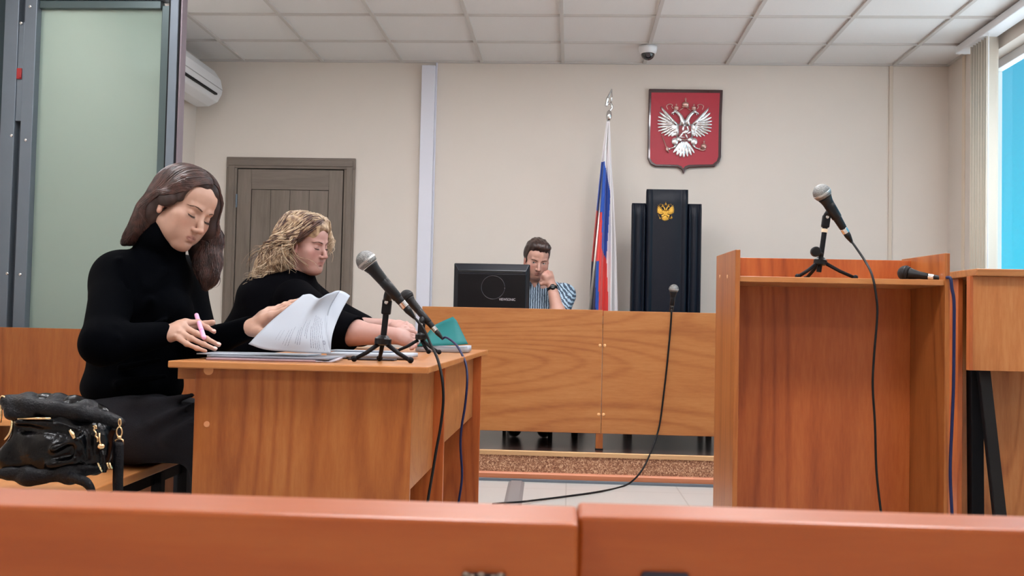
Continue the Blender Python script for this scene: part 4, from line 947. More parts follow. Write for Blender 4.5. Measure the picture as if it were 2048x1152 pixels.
        # relax along the surface
        if relax:
            e = np.concatenate([quads[:, [i, (i+1) % 4]] for i in range(4)]); n = len(verts)
            for _ in range(relax):
                s_ = np.zeros((n, 3)); c_ = np.zeros(n)
                for k in range(3): s_[:, k] = np.bincount(e[:, 0], verts[e[:, 1], k], n)+np.bincount(e[:, 1], verts[e[:, 0], k], n)
                c_ = np.bincount(e[:, 0], minlength=n)+np.bincount(e[:, 1], minlength=n)
                verts = verts*.5+.5*s_/np.maximum(c_, 1)[:, None]
        return verts, quads
def biggest(verts, quads):
    """keep only the largest connected shell"""
    n = len(verts); lab = np.arange(n)
    while True:
        m = lab[quads].min(1); l2 = lab.copy()
        np.minimum.at(l2, quads.ravel(), np.repeat(m, 4)); l2 = l2[l2]
        if (l2 == lab).all(): break
        lab = l2
    u, c = np.unique(lab, return_counts=True); keep = lab == u[c.argmax()]
    mp = np.cumsum(keep)-1; q = quads[keep[quads].all(1)]
    return verts[keep], mp[q]
def seal(me):
    import bmesh
    bm = bmesh.new(); bm.from_mesh(me); be = [e for e in bm.edges if e.is_boundary]
    if be:
        r = bmesh.ops.holes_fill(bm, edges=be, sides=0)
        for f in r['faces']: f.smooth = True
        bm.to_mesh(me)
    bm.free()
def mesh_np(name, verts, quads, mats, parent=None, mi=None, col=None):
    me = bpy.data.meshes.new(name); n, k = len(verts), len(quads)
    me.vertices.add(n); me.vertices.foreach_set('co', np.asarray(verts, np.float32).ravel())
    me.loops.add(4*k); me.loops.foreach_set('vertex_index', np.asarray(quads, np.int32).ravel())
    me.polygons.add(k); me.polygons.foreach_set('loop_start', np.arange(0, 4*k, 4, dtype=np.int32))
    me.polygons.foreach_set('use_smooth', np.ones(k, bool))
    for m_ in mats: me.materials.append(m_)
    if mi is not None: me.polygons.foreach_set('material_index', np.asarray(mi, np.int32))
    me.update(calc_edges=True); me.validate()
    if col is not None:
        a = me.color_attributes.new('pigment', 'FLOAT_COLOR', 'POINT'); a.data.foreach_set('color', np.concatenate([col, np.ones((n, 1))], 1).astype(np.float32).ravel())
    e = np.sort(np.concatenate([quads[:, [i, (i+1) % 4]] for i in range(4)]), 1).astype(np.int64); _, c_ = np.unique(e[:, 0]*n+e[:, 1], return_counts=True)
    if (c_ == 1).any(): seal(me)
    o = bpy.data.objects.new(name, me); COL.objects.link(o)
    if parent is not None:
        o.parent = parent; o.matrix_parent_inverse = Matrix.Translation(-parent.location) if parent.type == 'EMPTY' else Matrix.Identity(4)
    return o
def skin_material(name, rough=.48):
    M = bpy.data.materials.new(name); M.use_nodes = True; nt = M.node_tree; b = nt.nodes['Principled BSDF']
    a = nt.nodes.new('ShaderNodeAttribute'); a.attribute_name = 'pigment'
    tc = nt.nodes.new('ShaderNodeTexCoord'); n = nt.nodes.new('ShaderNodeTexNoise'); n.inputs['Scale'].default_value = 60; n.inputs['Detail'].default_value = 4
    nt.links.new(tc.outputs['Object'], n.inputs['Vector'])
    mr = nt.nodes.new('ShaderNodeMapRange'); nt.links.new(n.outputs['Fac'], mr.inputs[0]); mr.inputs[3].default_value = .93; mr.inputs[4].default_value = 1.07
    mx = nt.nodes.new('ShaderNodeMix'); mx.data_type = 'RGBA'; mx.blend_type = 'MULTIPLY'; mx.inputs[0].default_value = 1
    cb_ = nt.nodes.new('ShaderNodeCombineColor'); [nt.links.new(mr.outputs[0], cb_.inputs[i]) for i in range(3)]
    nt.links.new(a.outputs['Color'], mx.inputs[6]); nt.links.new(cb_.outputs[0], mx.inputs[7]); nt.links.new(mx.outputs[2], b.inputs['Base Color'])
    b.inputs['Roughness'].default_value = rough; b.inputs['Subsurface Weight'].default_value = .06
    b.inputs['Subsurface Radius'].default_value = (.010, .004, .002); b.inputs['Subsurface Scale'].default_value = 1
    bp = nt.nodes.new('ShaderNodeBump'); bp.inputs['Strength'].default_value = .06; bp.inputs['Distance'].default_value = .003
    n2 = nt.nodes.new('ShaderNodeTexNoise'); n2.inputs['Scale'].default_value = 700; nt.links.new(tc.outputs['Object'], n2.inputs['Vector'])
    nt.links.new(n2.outputs['Fac'], bp.inputs['Height']); nt.links.new(bp.outputs['Normal'], b.inputs['Normal'])
    return M
class Frame:
    """local axes of a head: x to the person's right, y out of the face, z up"""
    def __init__(s, c, right, fwd, sc=1.0):
        y = np.array(fwd, float); y = y/np.linalg.norm(y); x = np.array(right, float); x = x-y*(x@y); x = x/np.linalg.norm(x)
        s.R = np.stack([x, y, np.cross(x, y)], 1); s.c = np.array(c, float); s.k = sc
    def w(s, *p): return s.c+s.R@(np.array(p, float)*s.k)
    def l(s, X): return (X-s.c)@s.R/s.k
def ss(e0, e1, x):
    t = np.clip((x-e0)/(e1-e0), 0, 1); return t*t*(3-2*t)
def head_prims(B, F, o):
    """a head with brow, closed or open lids, nose, lips, ears; o holds the person's own proportions"""
    g = o.get; k = F.k; jw = g('jaw', 1.0); R = F.R
    def E(c, r, kk, op='u', ang=None):
        Rl = np.eye(3)
        if ang is not None:
            ax, a = ang; ca, sa_ = math.cos(a), math.sin(a); Rl = {'x': np.array([[1, 0, 0], [0, ca, -sa_], [0, sa_, ca]]), 'y': np.array([[ca, 0, sa_], [0, 1, 0], [-sa_, 0, ca]]), 'z': np.array([[ca, -sa_, 0], [sa_, ca, 0], [0, 0, 1]])}[ax]
        B.ell(F.w(*c), np.array(r)*k, R@Rl, kk*k, op)
    def Cn(a, b, ra, rb, kk, op='u'): B.cone(F.w(*a), F.w(*b), ra*k, rb*k, kk*k, op)
    E((0, -.014, .040), (.073, .091, .080), .02)
    E((0, .038, -.015), (.058, .050, .078), .03)
    E((0, .046, .050), (.055, .041, .046), .02)
    for s in (1, -1):
        Cn((s*.049*jw, .002, -.052), (s*.019*jw, .056, -.094), .019*jw, .016, .028)
        E((s*.043, .050, -.020), (.022, .023, .018), .022)
        E((s*.040*jw, .045, -.052), (.022, .026, .030), .025)
    E((0, .063, -.093), (.021*jw, .019, .017), .016)
    E((0, .068, -.062), (.030, .021, .026), .018)
    for s in (1, -1): Cn((s*.040, .071, .022), (s*.014, .084, .020), .007, .008, .012)
    for s in (1, -1): E((s*.0315, .0915, .003), (.0175, .0135, .0110), .011, 's')
    for s in (1, -1):
        E((s*.0315, .0675, .0015), (.0155, .0145, .0128), .004)              # lid and eyeball
        if g('lids', 'closed') == 'closed':
            Cn((s*.0195, .0795, -.0050), (s*.044, .0735, -.0035), .0012, .0010, .002, 's')
            E((s*.0315, .0735, -.0085), (.014, .006, .0040), .005)
        else:
            Cn((s*.020, .0820, .0005), (s*.0435, .0750, .0010), .0022, .0020, .002, 's')
            Cn((s*.020, .0812, .0052), (s*.0435, .0740, .0052), .0020, .0020, .003)
            Cn((s*.020, .0800, -.0045), (s*.043, .0735, -.0038), .0018, .0016, .003)
    nb = g('nose', 1.0)
    Cn((0, .080, .012), (0, .099*nb+.0, -.022), .0072, .0078, .010)
    Cn((0, .097*nb, -.018), (0, .1045*nb, -.034), .0075, .0092, .006)
    E((0, .1050*nb, -.0355), (.0102, .0095, .0085), .004)
    for s in (1, -1):
        E((s*.0118, .0945, -.0385), (.0072, .0100, .0068), .005)
        E((s*.0062, .1000, -.0465), (.0036, .0050, .0030), .0025, 's')
    fu = g('lips', 1.0)
    for s in (1, -1):
        Cn((0, .0880, -.0605), (s*.0235, .0780, -.0660), .0038*fu, .0015, .006)
        Cn((0, .0868, -.0708), (s*.0210, .0782, -.0670), .0043*fu, .0015, .006)
        Cn((0, .0925, -.0655), (s*.0250, .0795, -.0664), .0014, .0010, .0016, 's')
    E((0, .0955, -.052), (.0032, .005, .007), .004, 's')
    E((0, .088, -.0810), (.014, .006, .0035), .006, 's')
    for s in (1, -1):
        er = g('ear', 1.0); E((s*.0730, -.006, -.010+.004*er), (.0072*er, .0185*er, .0300*er), .006, 'u', ('x', .18))
        E((s*.0800, -.003, .000), (.0055, .0115, .0190), .004, 's', ('x', .18))
        E((s*.0745, .001, -.031), (.0060, .0085, .0090), .005)
        E((s*.0740, .0085, -.010), (.0055, .0045, .0080), .004)
def pigment(X, F, o):
    """skin colour by place: lips, cheeks, nose tip"""
    base = np.array(lin(*o['skin'])[:3]); lip = np.array(lin(*o['lip'])[:3]); blush = np.array(lin(*o['blush'])[:3])
    L = F.l(X); x, y, z = L.T; ax = np.abs(x)
    c = np.tile(base, (len(X), 1))
    bl = np.exp(-(((ax-.043)/.020)**2+((z+.028)/.020)**2))*(y > .02)
    bl = np.maximum(bl, .8*np.exp(-(x/.012)**2-((z+.034)/.012)**2)*(y > .07))
    bl = np.maximum(bl, .9*(ax > .070)*(y < .03)*(y > -.04)*(z < .03)*(z > -.045))
    c = c+(blush-c)*(bl*o.get('blushk', .6))[:, None]
    hw = .0215*(1-np.clip((np.abs(z+.0658))/.0085, 0, 1)**2)**.5
    m = (1-ss(.80, 1.08, ax/np.maximum(hw, 1e-4)))*(np.abs(z+.0658) < .0085)*(y > .074)
    c = c+(lip-c)*(m*.62)[:, None]
    if 'beard' in o:
        bd = np.array(lin(*o['beard'])[:3]); q = ss(-.035, -.06, z)*(y > -.01)*(1-m)*(L[:, 2] > -.13); c = c+(bd-c)*(q*.28)[:, None]
    return c
def march(B, a, d, n=60, L=.08):
    """walk from outside along d until the surface is met"""
    a, d = np.array(a, float), np.array(d, float); d = d/np.linalg.norm(d); t = np.linspace(0, L, n)
    X = a+t[:, None]*d; f = B.field(X); i = np.nonzero(f < 0)[0]
    if not len(i): return X[-1]
    i = i[0]
    if i == 0: return X[0]
    q = f[i-1]/(f[i-1]-f[i]); return X[i-1]+(X[i]-X[i-1])*q
def on_face(B, F, x, z, out=.0): 
    p = march(B, F.w(x, .14, z), -F.R[:, 1], 120, .12); return p+F.R[:, 1]*out
def brows_and_lashes(B, F, body, o):
    bm_ = mat(o['name']+'_brow', o['brow'], .7); rg = random.Random(3)
    for s in (1, -1):
        b = MB(); N_ = 26
        for i in range(N_):
            f = i/(N_-1); x = s*(.0135+.033*f); z = .0185+.0055*math.sin(min(1, f*1.15)*PI*.62)-.0035*max(0, f-.7)/.3+o.get('browz', 0)
            for j in range(3 if f < .6 else 2):
                zz = z+(j-1)*.0013*(1-.5*f)+rg.uniform(-.0006, .0006)
                p = on_face(B, F, x, zz, .0006); q = on_face(B, F, x+s*.0055, zz+.0012*(1-1.6*f), .0008)
                b.tube([p, (p+q)/2+F.R[:, 1]*.0002, q], [.00035, .00042, .00015], 5)
        b.build('eyebrow', bm_, body, smooth=True)
        l = MB(); zs_ = (-.0050, -.0036) if o.get('lids', 'closed') == 'closed' else (.0036, .0036)
        pts = [on_face(B, F, s*(.0185+.0262*f), zs_[0]+(zs_[1]-zs_[0])*f-(.0016 if o.get('lids', 'closed') == 'closed' else -.0016)*math.sin(f*PI), .0004) for f in np.linspace(0, 1, 9)]
        l.tube(pts, [.0004]+[.0010]*7+[.0005], 6)
        if o.get('lash'):
            for i in range(1, 9):
                for q in (0, .5):
                    f = min(1, (i+q)/9); p = on_face(B, F, s*(.0185+.0262*f), zs_[0]+(zs_[1]-zs_[0])*f-.0016*math.sin(f*PI), .0005)
                    l.tube([p, p+F.R@np.array([s*.0012*(f-.2), .0036, -.0036])*F.k, p+F.R@np.array([s*.003*(f-.2), .0066, -.0045])*F.k], [.0004, .0003, .0001], 4)
        l.build('eyelashes', mat(o['name']+'_lash', o['lashc'], .7), body, smooth=True)
def hand(B, wrist, knuckles, fingers, thumb, rp=.013, rf=.0085, k=.008, tk=.9, palmn=None):
    """wrist: centre of the wrist; knuckles: four points index..little; fingers: joints beyond each knuckle; thumb: from its root to the tip"""
    w_ = np.array(wrist, float); ks = [np.array(q, float) for q in knuckles]
    ln = ((1.0, .95), (1.05, 1.0), (1.0, .94), (.88, .84))
    for i, q in enumerate(ks):
        off = (ks[i]-np.mean(ks, 0))*.45
        B.cone(w_+off, q, rp*1.08, rp*.92, .014)
    for i in range(3): B.cone((ks[i]*.7+w_*.3), (ks[i+1]*.7+w_*.3), rp*1.05, rp*.98, .014)
    for i, (q, fs) in enumerate(zip(ks, fingers)):
        r0 = rf*ln[i][0]; pts = [q]+[np.array(f, float) for f in fs]; n = len(pts); rs = [r0*1.12]+[r0*(1.0-.12*j) for j in range(1, n)]
        for j in range(n-1):
            B.cone(pts[j], pts[j+1], rs[j], rs[j+1]*.97, k if j == 0 else .004)
            if 0 < j < n: B.ell(pts[j], np.array([1, 1, 1])*rs[j]*1.07, None, .004)
    th = [np.array(f, float) for f in thumb]; rt = [rp*1.25, rf*1.28, rf*1.12, rf*.95][:len(th)]
    for j in range(len(th)-1): B.cone(th[j], th[j+1], rt[j], rt[j+1], .014 if j == 0 else .005)
def strands(name, m, parent, paths, r, n=5, taper=True):
    mb = MB()
    for p, rr in zip(paths, r):
        k = len(p); f = np.linspace(0, 1, k)
        mb.tube(p, list(rr*(.35+.65*np.minimum(1, f*6))*(1-.75*np.clip((f-.6)/.4, 0, 1)) if taper else [rr]*k), n, cap=True)
    return mb.build(name, m, parent, smooth=True, fix=False)
def settle(H, paths, outs, iters=4):
    """lay whole strands onto the hair surface"""
    n = [len(p) for p in paths]; X = np.concatenate([np.array(p) for p in paths]); o = np.repeat(outs, n); e = 2e-3
    for _ in range(iters):
        f = H.field(X); g = np.stack([H.field(X+np.eye(3)[k]*e)-f for k in range(3)], 1)/e; g /= np.linalg.norm(g, axis=1)[:, None]+1e-9
        X = X-g*(np.clip(f-o, -.03, .03)*.8)[:, None]
    c = np.cumsum([0]+n); return [list(X[c[i]:c[i+1]]) for i in range(len(n))]
def hair_material(name, c1, c2, rough=.38):
    M = bpy.data.materials.new(name); M.use_nodes = True; nt = M.node_tree; b = nt.nodes['Principled BSDF']
    tc = nt.nodes.new('ShaderNodeTexCoord'); n = nt.nodes.new('ShaderNodeTexNoise'); n.inputs['Scale'].default_value = 55; n.inputs['Detail'].default_value = 3
    nt.links.new(tc.outputs['Object'], n.inputs['Vector']); r = nt.nodes.new('ShaderNodeValToRGB'); nt.links.new(n.outputs['Fac'], r.inputs[0])
    e = r.color_ramp.elements; e[0].position = .35; e[0].color = lin(*c1); e[1].position = .68; e[1].color = lin(*c2)
    nt.links.new(r.outputs[0], b.inputs['Base Color']); b.inputs['Roughness'].default_value = rough; b.inputs['Anisotropic'].default_value = .5
    return M
# ================================================================== PEOPLE
def folds(seed, amp, f=16.0, stretch=(1, 1, 1)):
    rg = np.random.RandomState(seed); ds = rg.randn(6, 3)*np.array(stretch); ds = ds/np.linalg.norm(ds, axis=1)[:, None]; ph = rg.rand(6)*6.28; fr = f*(.6+rg.rand(6)*1.2)
    def d(X):
        s = np.zeros(len(X))
        for k in range(6):
            w_ = X@ds[k]*fr[k]*2; s += np.sin(w_+ph[k]+1.2*np.sin(X@ds[(k+1) % 6]*fr[k]*.8))
        return amp*s/3
    return d
def knit(name, rgb, rough=.85):
    return mat(name, rgb, rough, noise=.12, nscale=120, bump=.25, bscale=600, spec=.03, sheen=.0)
def jitter_path(rg, pts, am, grow):
    k = len(pts); o = np.array([rg.gauss(0, 1) for _ in range(3)]); n = np.linalg.norm(o); o = o/max(1, n/1.6)
    return [p+o*am*(grow[0]+(grow[1]-grow[0])*i/(k-1)) for i, p in enumerate(pts)]
# ------------------------------------------------------------------ woman in the black turtleneck
w1o = dict(name='front_woman', skin=(186, 147, 128), lip=(152, 94, 86), blush=(180, 124, 106), blushk=.4, brow=(84, 58, 46), lashc=(40, 26, 22), lids='closed', jaw=.93, nose=1.0, lips=.9, ear=.8, lash=True)
F1 = Frame(P(364, 417.5, 2.90), (-.367, -.907, .208), (.835, -.42, -.355), 1.0)
B = Body(); head_prims(B, F1, w1o)
nk = P(322, 548, 2.945)
B.chain([F1.w(0, -.022, -.045), F1.w(0, -.035, -.10), nk], [.050, .049, .056], .03)
rs_, re_, rw_ = P(232, 552, 2.835), P(203, 688, 2.635), P(331, 668, 2.735)
ls_, le_, lw_ = P(368, 556, 3.07), P(405, 690, 2.985), P(498, 656, 2.875)
chest, waist, pelv = P(282, 620, 2.95), P(262, 745, 2.95), P(262, 848, 2.94)
B.chain([nk, chest, waist, pelv], [.06, .10, .10, .10], .05)
for a, b, c in ((rs_, re_, rw_), (ls_, le_, lw_)):
    B.cone(nk+np.array([0, 0, -.03]), a, .05, .045, .04); B.chain([a, b], [.042, .034], .03)
    B.cone(b, c, .034, .0225, .02, fl=((0, .3, 1), .92)); B.cone(c-(c-b)*.06, c, .024, .023, .012)
hipn, knn, ann = P(275, 856, 2.85), P(428, 872, 2.80), P(446, 1150, 2.84); ann[2] = .10
hipf, knf, anf = P(285, 850, 3.03), P(440, 856, 3.03), P(446, 1120, 3.05); anf[2] = .10
for a, b, c in ((hipn, knn, ann), (hipf, knf, anf)): B.chain([pelv, a, b], [.08, .075, .05], .04); B.cone(b, c, .048, .034, .03); B.cone(c, c+np.array([.12, -.02, -.03]), .034, .024, .02)
hr = lambda l: [P(x, y, Y) for x, y, Y in l]
hand(B, rw_, hr([(371, 646, 2.772), (365, 653, 2.748), (357, 662, 2.730), (349, 671, 2.720)]),
     [hr([(397, 644.5, 2.790), (414, 655, 2.786), (428.5, 664, 2.776)]), hr([(392, 667, 2.742), (413, 677.5, 2.744), (437.5, 690, 2.748)]), hr([(382, 677, 2.720), (407, 688.5, 2.725), (430, 698.5, 2.732)]), hr([(373, 687.5, 2.705), (394, 696.5, 2.710), (411, 702, 2.715)])],
     hr([(352, 656, 2.785), (384, 651, 2.828), (410, 648.5, 2.835), (425, 645, 2.832)]), rp=.0135, rf=.0090)
# veins and tendons on the back of the near hand
for a, b in (((338, 662, 2.722), (370, 646, 2.758)), ((338, 667, 2.716), (364, 653.5, 2.735)), ((338, 671, 2.712), (356, 663, 2.716)), ((338, 675, 2.710), (349, 671.5, 2.707))): B.cone(P(*a), P(*b), .0020, .0030, .007)
hand(B, lw_, hr([(540, 633, 2.845), (546, 626, 2.866), (545, 622, 2.888), (538, 622, 2.908)]),
     [hr([(566, 622, 2.842), (581, 613, 2.846), (591, 607, 2.850)]), hr([(573, 613, 2.862), (588, 605, 2.866), (598, 600, 2.868)]), hr([(568, 611, 2.884), (582, 605, 2.890), (592, 601.5, 2.893)]), hr([(558, 614, 2.906), (570, 608, 2.912), (578, 605, 2.915)])],
     hr([(508, 662, 2.850), (526, 666, 2.812), (541, 655, 2.800), (552, 645, 2.798)]), rp=.0140, rf=.0092)
v, q = B.surface(.0021, relax=1); v, q = biggest(v, q)
sk1 = skin_material('skin_light_warm')
w1 = thing('person', (pelv[0], pelv[1], .43), 'person in a black turtleneck with long dark brown hair, holding a pink marker', 'person')
body1 = mesh_np('body', v, q, [sk1], w1, col=pigment(v, F1, w1o))
brows_and_lashes(B, F1, body1, w1o)
nails = MB()
for tip, dip in (((428.5, 664, 2.776), (414, 655, 2.786)), ((437.5, 690, 2.748), (413, 677.5, 2.744)), ((430, 698.5, 2.732), (407, 688.5, 2.725))):
    a, b = P(*tip), P(*dip); d = (a-b)/np.linalg.norm(a-b); up = np.array([.1, -.6, .8]); up = up-d*(up@d); up /= np.linalg.norm(up)
    nails.ell(a+up*.0050-d*.001, (.0072, .0050, .0024), np.stack([d, np.cross(up, d), up], 1), nu=12, nv=8)
nails.build('fingernails', mat('nail_pale', (232, 188, 178), .25), body1, smooth=True)
# sweater
S = Body()
S.cone(nk+np.array([-.01, .0, -.02]), F1.w(0, -.030, -.070), .074, .0630, .03); S.chain([F1.w(s_*.0, y_, z_) for s_, y_, z_ in ((0, -.045, -.105), (0, -.030, -.100), (0, -.012, -.098))], [.0645, .0645, .060], .012)
S.ell(P(288, 612, 2.95), (.120, .165, .155), None, .05); S.ell(P(262, 590, 2.945), (.105, .155, .105), None, .05)
S.ell(P(272, 705, 2.955), (.135, .150, .150), None, .06); S.ell(P(264, 775, 2.945), (.140, .160, .075), None, .05)
S.ell(P(345, 622, 2.885), (.060, .070, .066), None, .045); S.ell(P(352, 622, 3.015), (.058, .070, .066), None, .045)
S.cone(nk+np.array([0, 0, -.035]), rs_+np.array([.01, 0, 0]), .066, .064, .05); S.cone(nk+np.array([0, 0, -.035]), ls_, .062, .060, .05)
S.cone(rs_, re_, .064, .054, .035); S.cone(re_, rw_-(rw_-re_)*.02, .055, .0335, .03, fl=((0, .3, 1), 1.0))
S.cone(ls_, le_, .062, .052, .035); S.cone(le_, lw_, .052, .0325, .03)
# folds at elbow, under the bust, across the waist and at the shoulder seam
for a, b, r, k in (((178, 668, 2.60), (232, 655, 2.63), .007, .016), ((176, 690, 2.60), (236, 676, 2.61), .006, .016), ((255, 640, 2.80), (300, 600, 2.80), .008, .025), ((262, 668, 2.79), (330, 640, 2.80), .007, .03), ((240, 735, 2.78), (320, 720, 2.80), .008, .03), ((235, 770, 2.78), (330, 752, 2.80), .007, .03), ((238, 520, 2.78), (262, 600, 2.775), .006, .02), ((330, 545, 2.86), (300, 575, 2.82), .008, .03)): S.cone(P(*a), P(*b), r, r*.5, k)
S.cone(P(243, 520, 2.755), P(258, 610, 2.76), .004, .004, .02, 's')
# open ends: hollow collar and cuffs so skin enters the cloth cleanly
S.cone(F1.w(0, -.026, -.058), F1.w(0, -.023, -.02), .0555, .075, .006, 's'); 
for e_, w_ in ((re_, rw_), (le_, lw_)): d = (w_-e_)/np.linalg.norm(w_-e_); S.cone(w_+d*.045, w_+d*.09, .045, .045, .003, 's')
S.cone(P(262, 840, 2.94)+np.array([-.2, 0, -.045]), P(262, 840, 2.94)+np.array([.25, 0, -.02]), .07, .07, .01, 's')
v, q = S.surface(.004, folds(3, .0030, 11, (1, 1, .6))); v, q = biggest(v, q)
KN = knit('black_knit', (2, 3, 6)); mesh_np('turtleneck', v, q, [KN], w1)
# trousers
T = Body(); T.ell(P(262, 838, 2.945), (.150, .175, .118), None, .05); T.ell(P(235, 858, 2.945), (.115, .17, .095), None, .05)
for a, b, c, r in ((hipn, knn, ann, .098), (hipf, knf, anf, .095)): T.cone(a, b, r, .080, .05); T.cone(b, c, .072, .062, .04)
for a, b, r, k in (((268, 815, 2.78), (385, 790, 2.77), .011, .03), ((290, 850, 2.76), (385, 805, 2.73), .012, .03), ((330, 880, 2.74), (385, 840, 2.725), .009, .03), ((205, 812, 2.80), (300, 800, 2.78), .008, .03)): T.cone(P(*a), P(*b), r, r*.6, k)
for a, b, r in (((280, 838, 2.745), (385, 797, 2.735), .006), ((300, 872, 2.735), (385, 826, 2.72), .006)): T.cone(P(*a), P(*b), r, r*.7, .025, 's')
v, q = T.surface(.0055, folds(8, .0022, 15)); v, q = biggest(v, q)
DEN = mat('charcoal_denim', (30, 31, 37), .85, noise=.6, nscale=420, bump=.3, bscale=500, spec=.2)
mesh_np('trousers', v, q, [DEN], w1)
for c in (ann, anf): MB().ell(c+np.array([.07, -.01, -.060]), (.125, .045, .038)).build('shoe', BLACK, w1, smooth=True)
# hair
H = Body()
def HE(c, r, k, op='u'): H.ell(F1.w(*c), r, F1.R, k, op)
HE((0, -.020, .046), (.0800, .098, .0840), .02); HE((0, -.055, -.005), (.076, .068, .082), .03)
HE((0, .022, .074), (.062, .056, .046), .03)
for s_ in (1, -1): HE((s_*.058, .030, .035), (.020, .040, .045), .02)
H.chain(hr([(318, 402, 2.870), (301, 428, 2.870), (283, 455, 2.872), (262, 476, 2.872), (246, 487, 2.872)]), [.034, .036, .028, .016, .006], .03)
H.chain([F1.w(-.070, .035, .055), F1.w(-.076, .048, -.02)]+hr([(425, 480, 2.985), (420, 525, 2.965), (417, 556, 2.945), (412, 577, 2.935)]), [.022, .026, .029, .031, .024, .009], .025)
H.chain([F1.w(-.060, .0, -.02)]+hr([(402, 500, 2.99), (404, 540, 2.97)]), [.04, .030, .022], .03)
HE((0, .112, -.024), (.066, .072, .100), .008, 's'); H.cone(F1.w(.006, .115, .050), F1.w(.004, .090, .088), .040, .018, .010, 's')
HE((.036, .085, .040), (.040, .040, .044), .012, 's'); HE((.052, .064, -.055), (.036, .062, .080), .010, 's'); HE((.082, .022, -.045), (.020, .024, .034), .008, 's'); HE((.074, .002, .010), (.0145, .036, .027), .008)
H.cone(F1.w(.006, .10, .118), F1.w(.004, -.02, .140), .004, .003, .010, 's')
def combed(X):
    L = F1.l(X); return .0006*np.sin(L[:, 1]*260+L[:, 2]*120*np.sign(L[:, 0])+3*np.sin(L[:, 2]*30))
v, q = H.surface(.0032, combed, relax=1); v, q = biggest(v, q)
HM = hair_material('dark_brown_hair', (38, 21, 18), (80, 49, 41), .40)
hair1 = mesh_np('hair', v, q, [hair_material('dark_brown_hair_mass', (36, 20, 17), (48, 28, 23), .5)], w1)
rg = random.Random(11); paths, rad, outs = [], [], []
for i in range(430):     # near side: from the parting down behind the ear to the shoulder
    t = rg.random()**1.2; y0 = .082-.19*t
    end = P(238+rg.uniform(0, 52), 489-rg.uniform(0, 20), 2.82+rg.uniform(0, .07)) if rg.random() < .8 else P(290+rg.uniform(0, 16), 470+rg.uniform(-12, 6), 2.84)
    pr = [F1.w(.004, y0, .122), F1.w(.040, y0-.010+.004*rg.gauss(0, 1), .105), F1.w(.074, y0*.62-.026, .050), F1.w(.096, -.040+.32*y0, .004), F1.w(.096, -.066+.22*y0, -.050)]
    a_ = pr[-1]*.6+end*.4+np.array([0, -.02, 0]); b_ = pr[-1]*.25+end*.75+np.array([0, -.015, 0])
    paths.append(spline(pr+[a_, b_+np.array([0, 0, rg.gauss(0, .004)]), end], 4)); rad.append(rg.uniform(.0009, .0018)); outs.append(rg.uniform(-.0006, .0020))
for i in range(260):     # sweep over the temple and behind the ear
    t = rg.random(); a = rg.uniform(0, 1)
    pr = [F1.w(.004, .092-.03*t, .112+.008*t), F1.w(.034, .082-.03*t, .100), F1.w(.060, .060-.032*t, .066), F1.w(.074, .036-.034*t, .034+.012*t), F1.w(.080, .006-.020*t, .014+.012*a), F1.w(.092, -.016-.022*t, .004+.012*a), F1.w(.096, -.030-.032*rg.random(), -.034)]
    end = P(246+rg.uniform(0, 50), 486-rg.uniform(0, 18), 2.83+rg.uniform(0, .05)); paths.append(spline(pr+[pr[-1]*.55+end*.45+np.array([0, -.02, 0]), end], 4)); rad.append(rg.uniform(.0008, .0016)); outs.append(rg.uniform(-.0004, .0022))
for i in range(330):     # far side: falls past the cheek to the chest in soft waves
    t = rg.random(); y0 = .088-.13*t
    ex = rg.uniform(402, 438); yy = rg.uniform(548, 580); d0 = rg.uniform(0, .09); ph = rg.uniform(0, 6.28)
    pr = [F1.w(-.002, y0, .122), F1.w(-.036, y0-.004, .105), F1.w(-.070, y0*.7+.008, .055), F1.w(-.080, .055*rg.uniform(.1, 1.2), -.015)]
    w_ = [P(ex*.45+232+rg.uniform(-6, 9), 478, 2.95+d0*.8), P(ex*.7+128+6*math.sin(ph)+rg.uniform(-4, 4), 512, 2.93+d0), P(ex*.9+42-6*math.sin(ph+.6), 542, 2.915+d0), P(ex+4*math.sin(ph+1.5), yy, 2.90+d0)]
    paths.append(spline(pr+w_, 4)); rad.append(rg.uniform(.0008, .0017)); outs.append(rg.uniform(-.0006, .0022))
paths = settle(H, paths, outs)
for i in range(26):      # loose curls at the ends
    x0, y0 = rg.uniform(418, 437), rg.uniform(530, 562); a = rg.uniform(3, 8)
    paths.append(spline([P(x0-4, y0-40, 2.93), P(x0, y0-16, 2.93), P(x0+a*.7, y0+2, 2.92), P(x0+a*.2, y0+14, 2.92), P(x0-a, y0+19, 2.92)], 6)); rad.append(.0009)
for i in range(14):      # fly-away ends over the shoulder
    e_ = P(238+rg.uniform(0, 20), 490-rg.uniform(0, 10), 2.84); paths.append(spline([P(285, 440, 2.84), P(265+rg.uniform(-4, 4), 463, 2.84), e_], 8)); rad.append(.0008)
strands('strands', HM, hair1, paths, rad, 4)
# pink marker in her hand
ma, mb_ = P(392.5, 629, 2.818), P(408.5, 677, 2.722)
mk = thing('marker', ma, 'pink marker pen held between the fingers of the woman in front', 'marker')
PK = mat('marker_pink', (240, 178, 214), .35)
MB().lathe(ma, mb_, [(0, .0045), (.002, .006), (.045, .006), (.0455, .0064), (np.linalg.norm(mb_-ma)-.004, .0064), (np.linalg.norm(mb_-ma), .0045)], 18).build('barrel', PK, mk, smooth=True)
MB().lathe(mb_-(mb_-ma)*.33, mb_, [(0, .0067), (.006, .0067)], 18).build('cap_ring', mat('marker_pink_deep', (226, 140, 196), .35), mk)
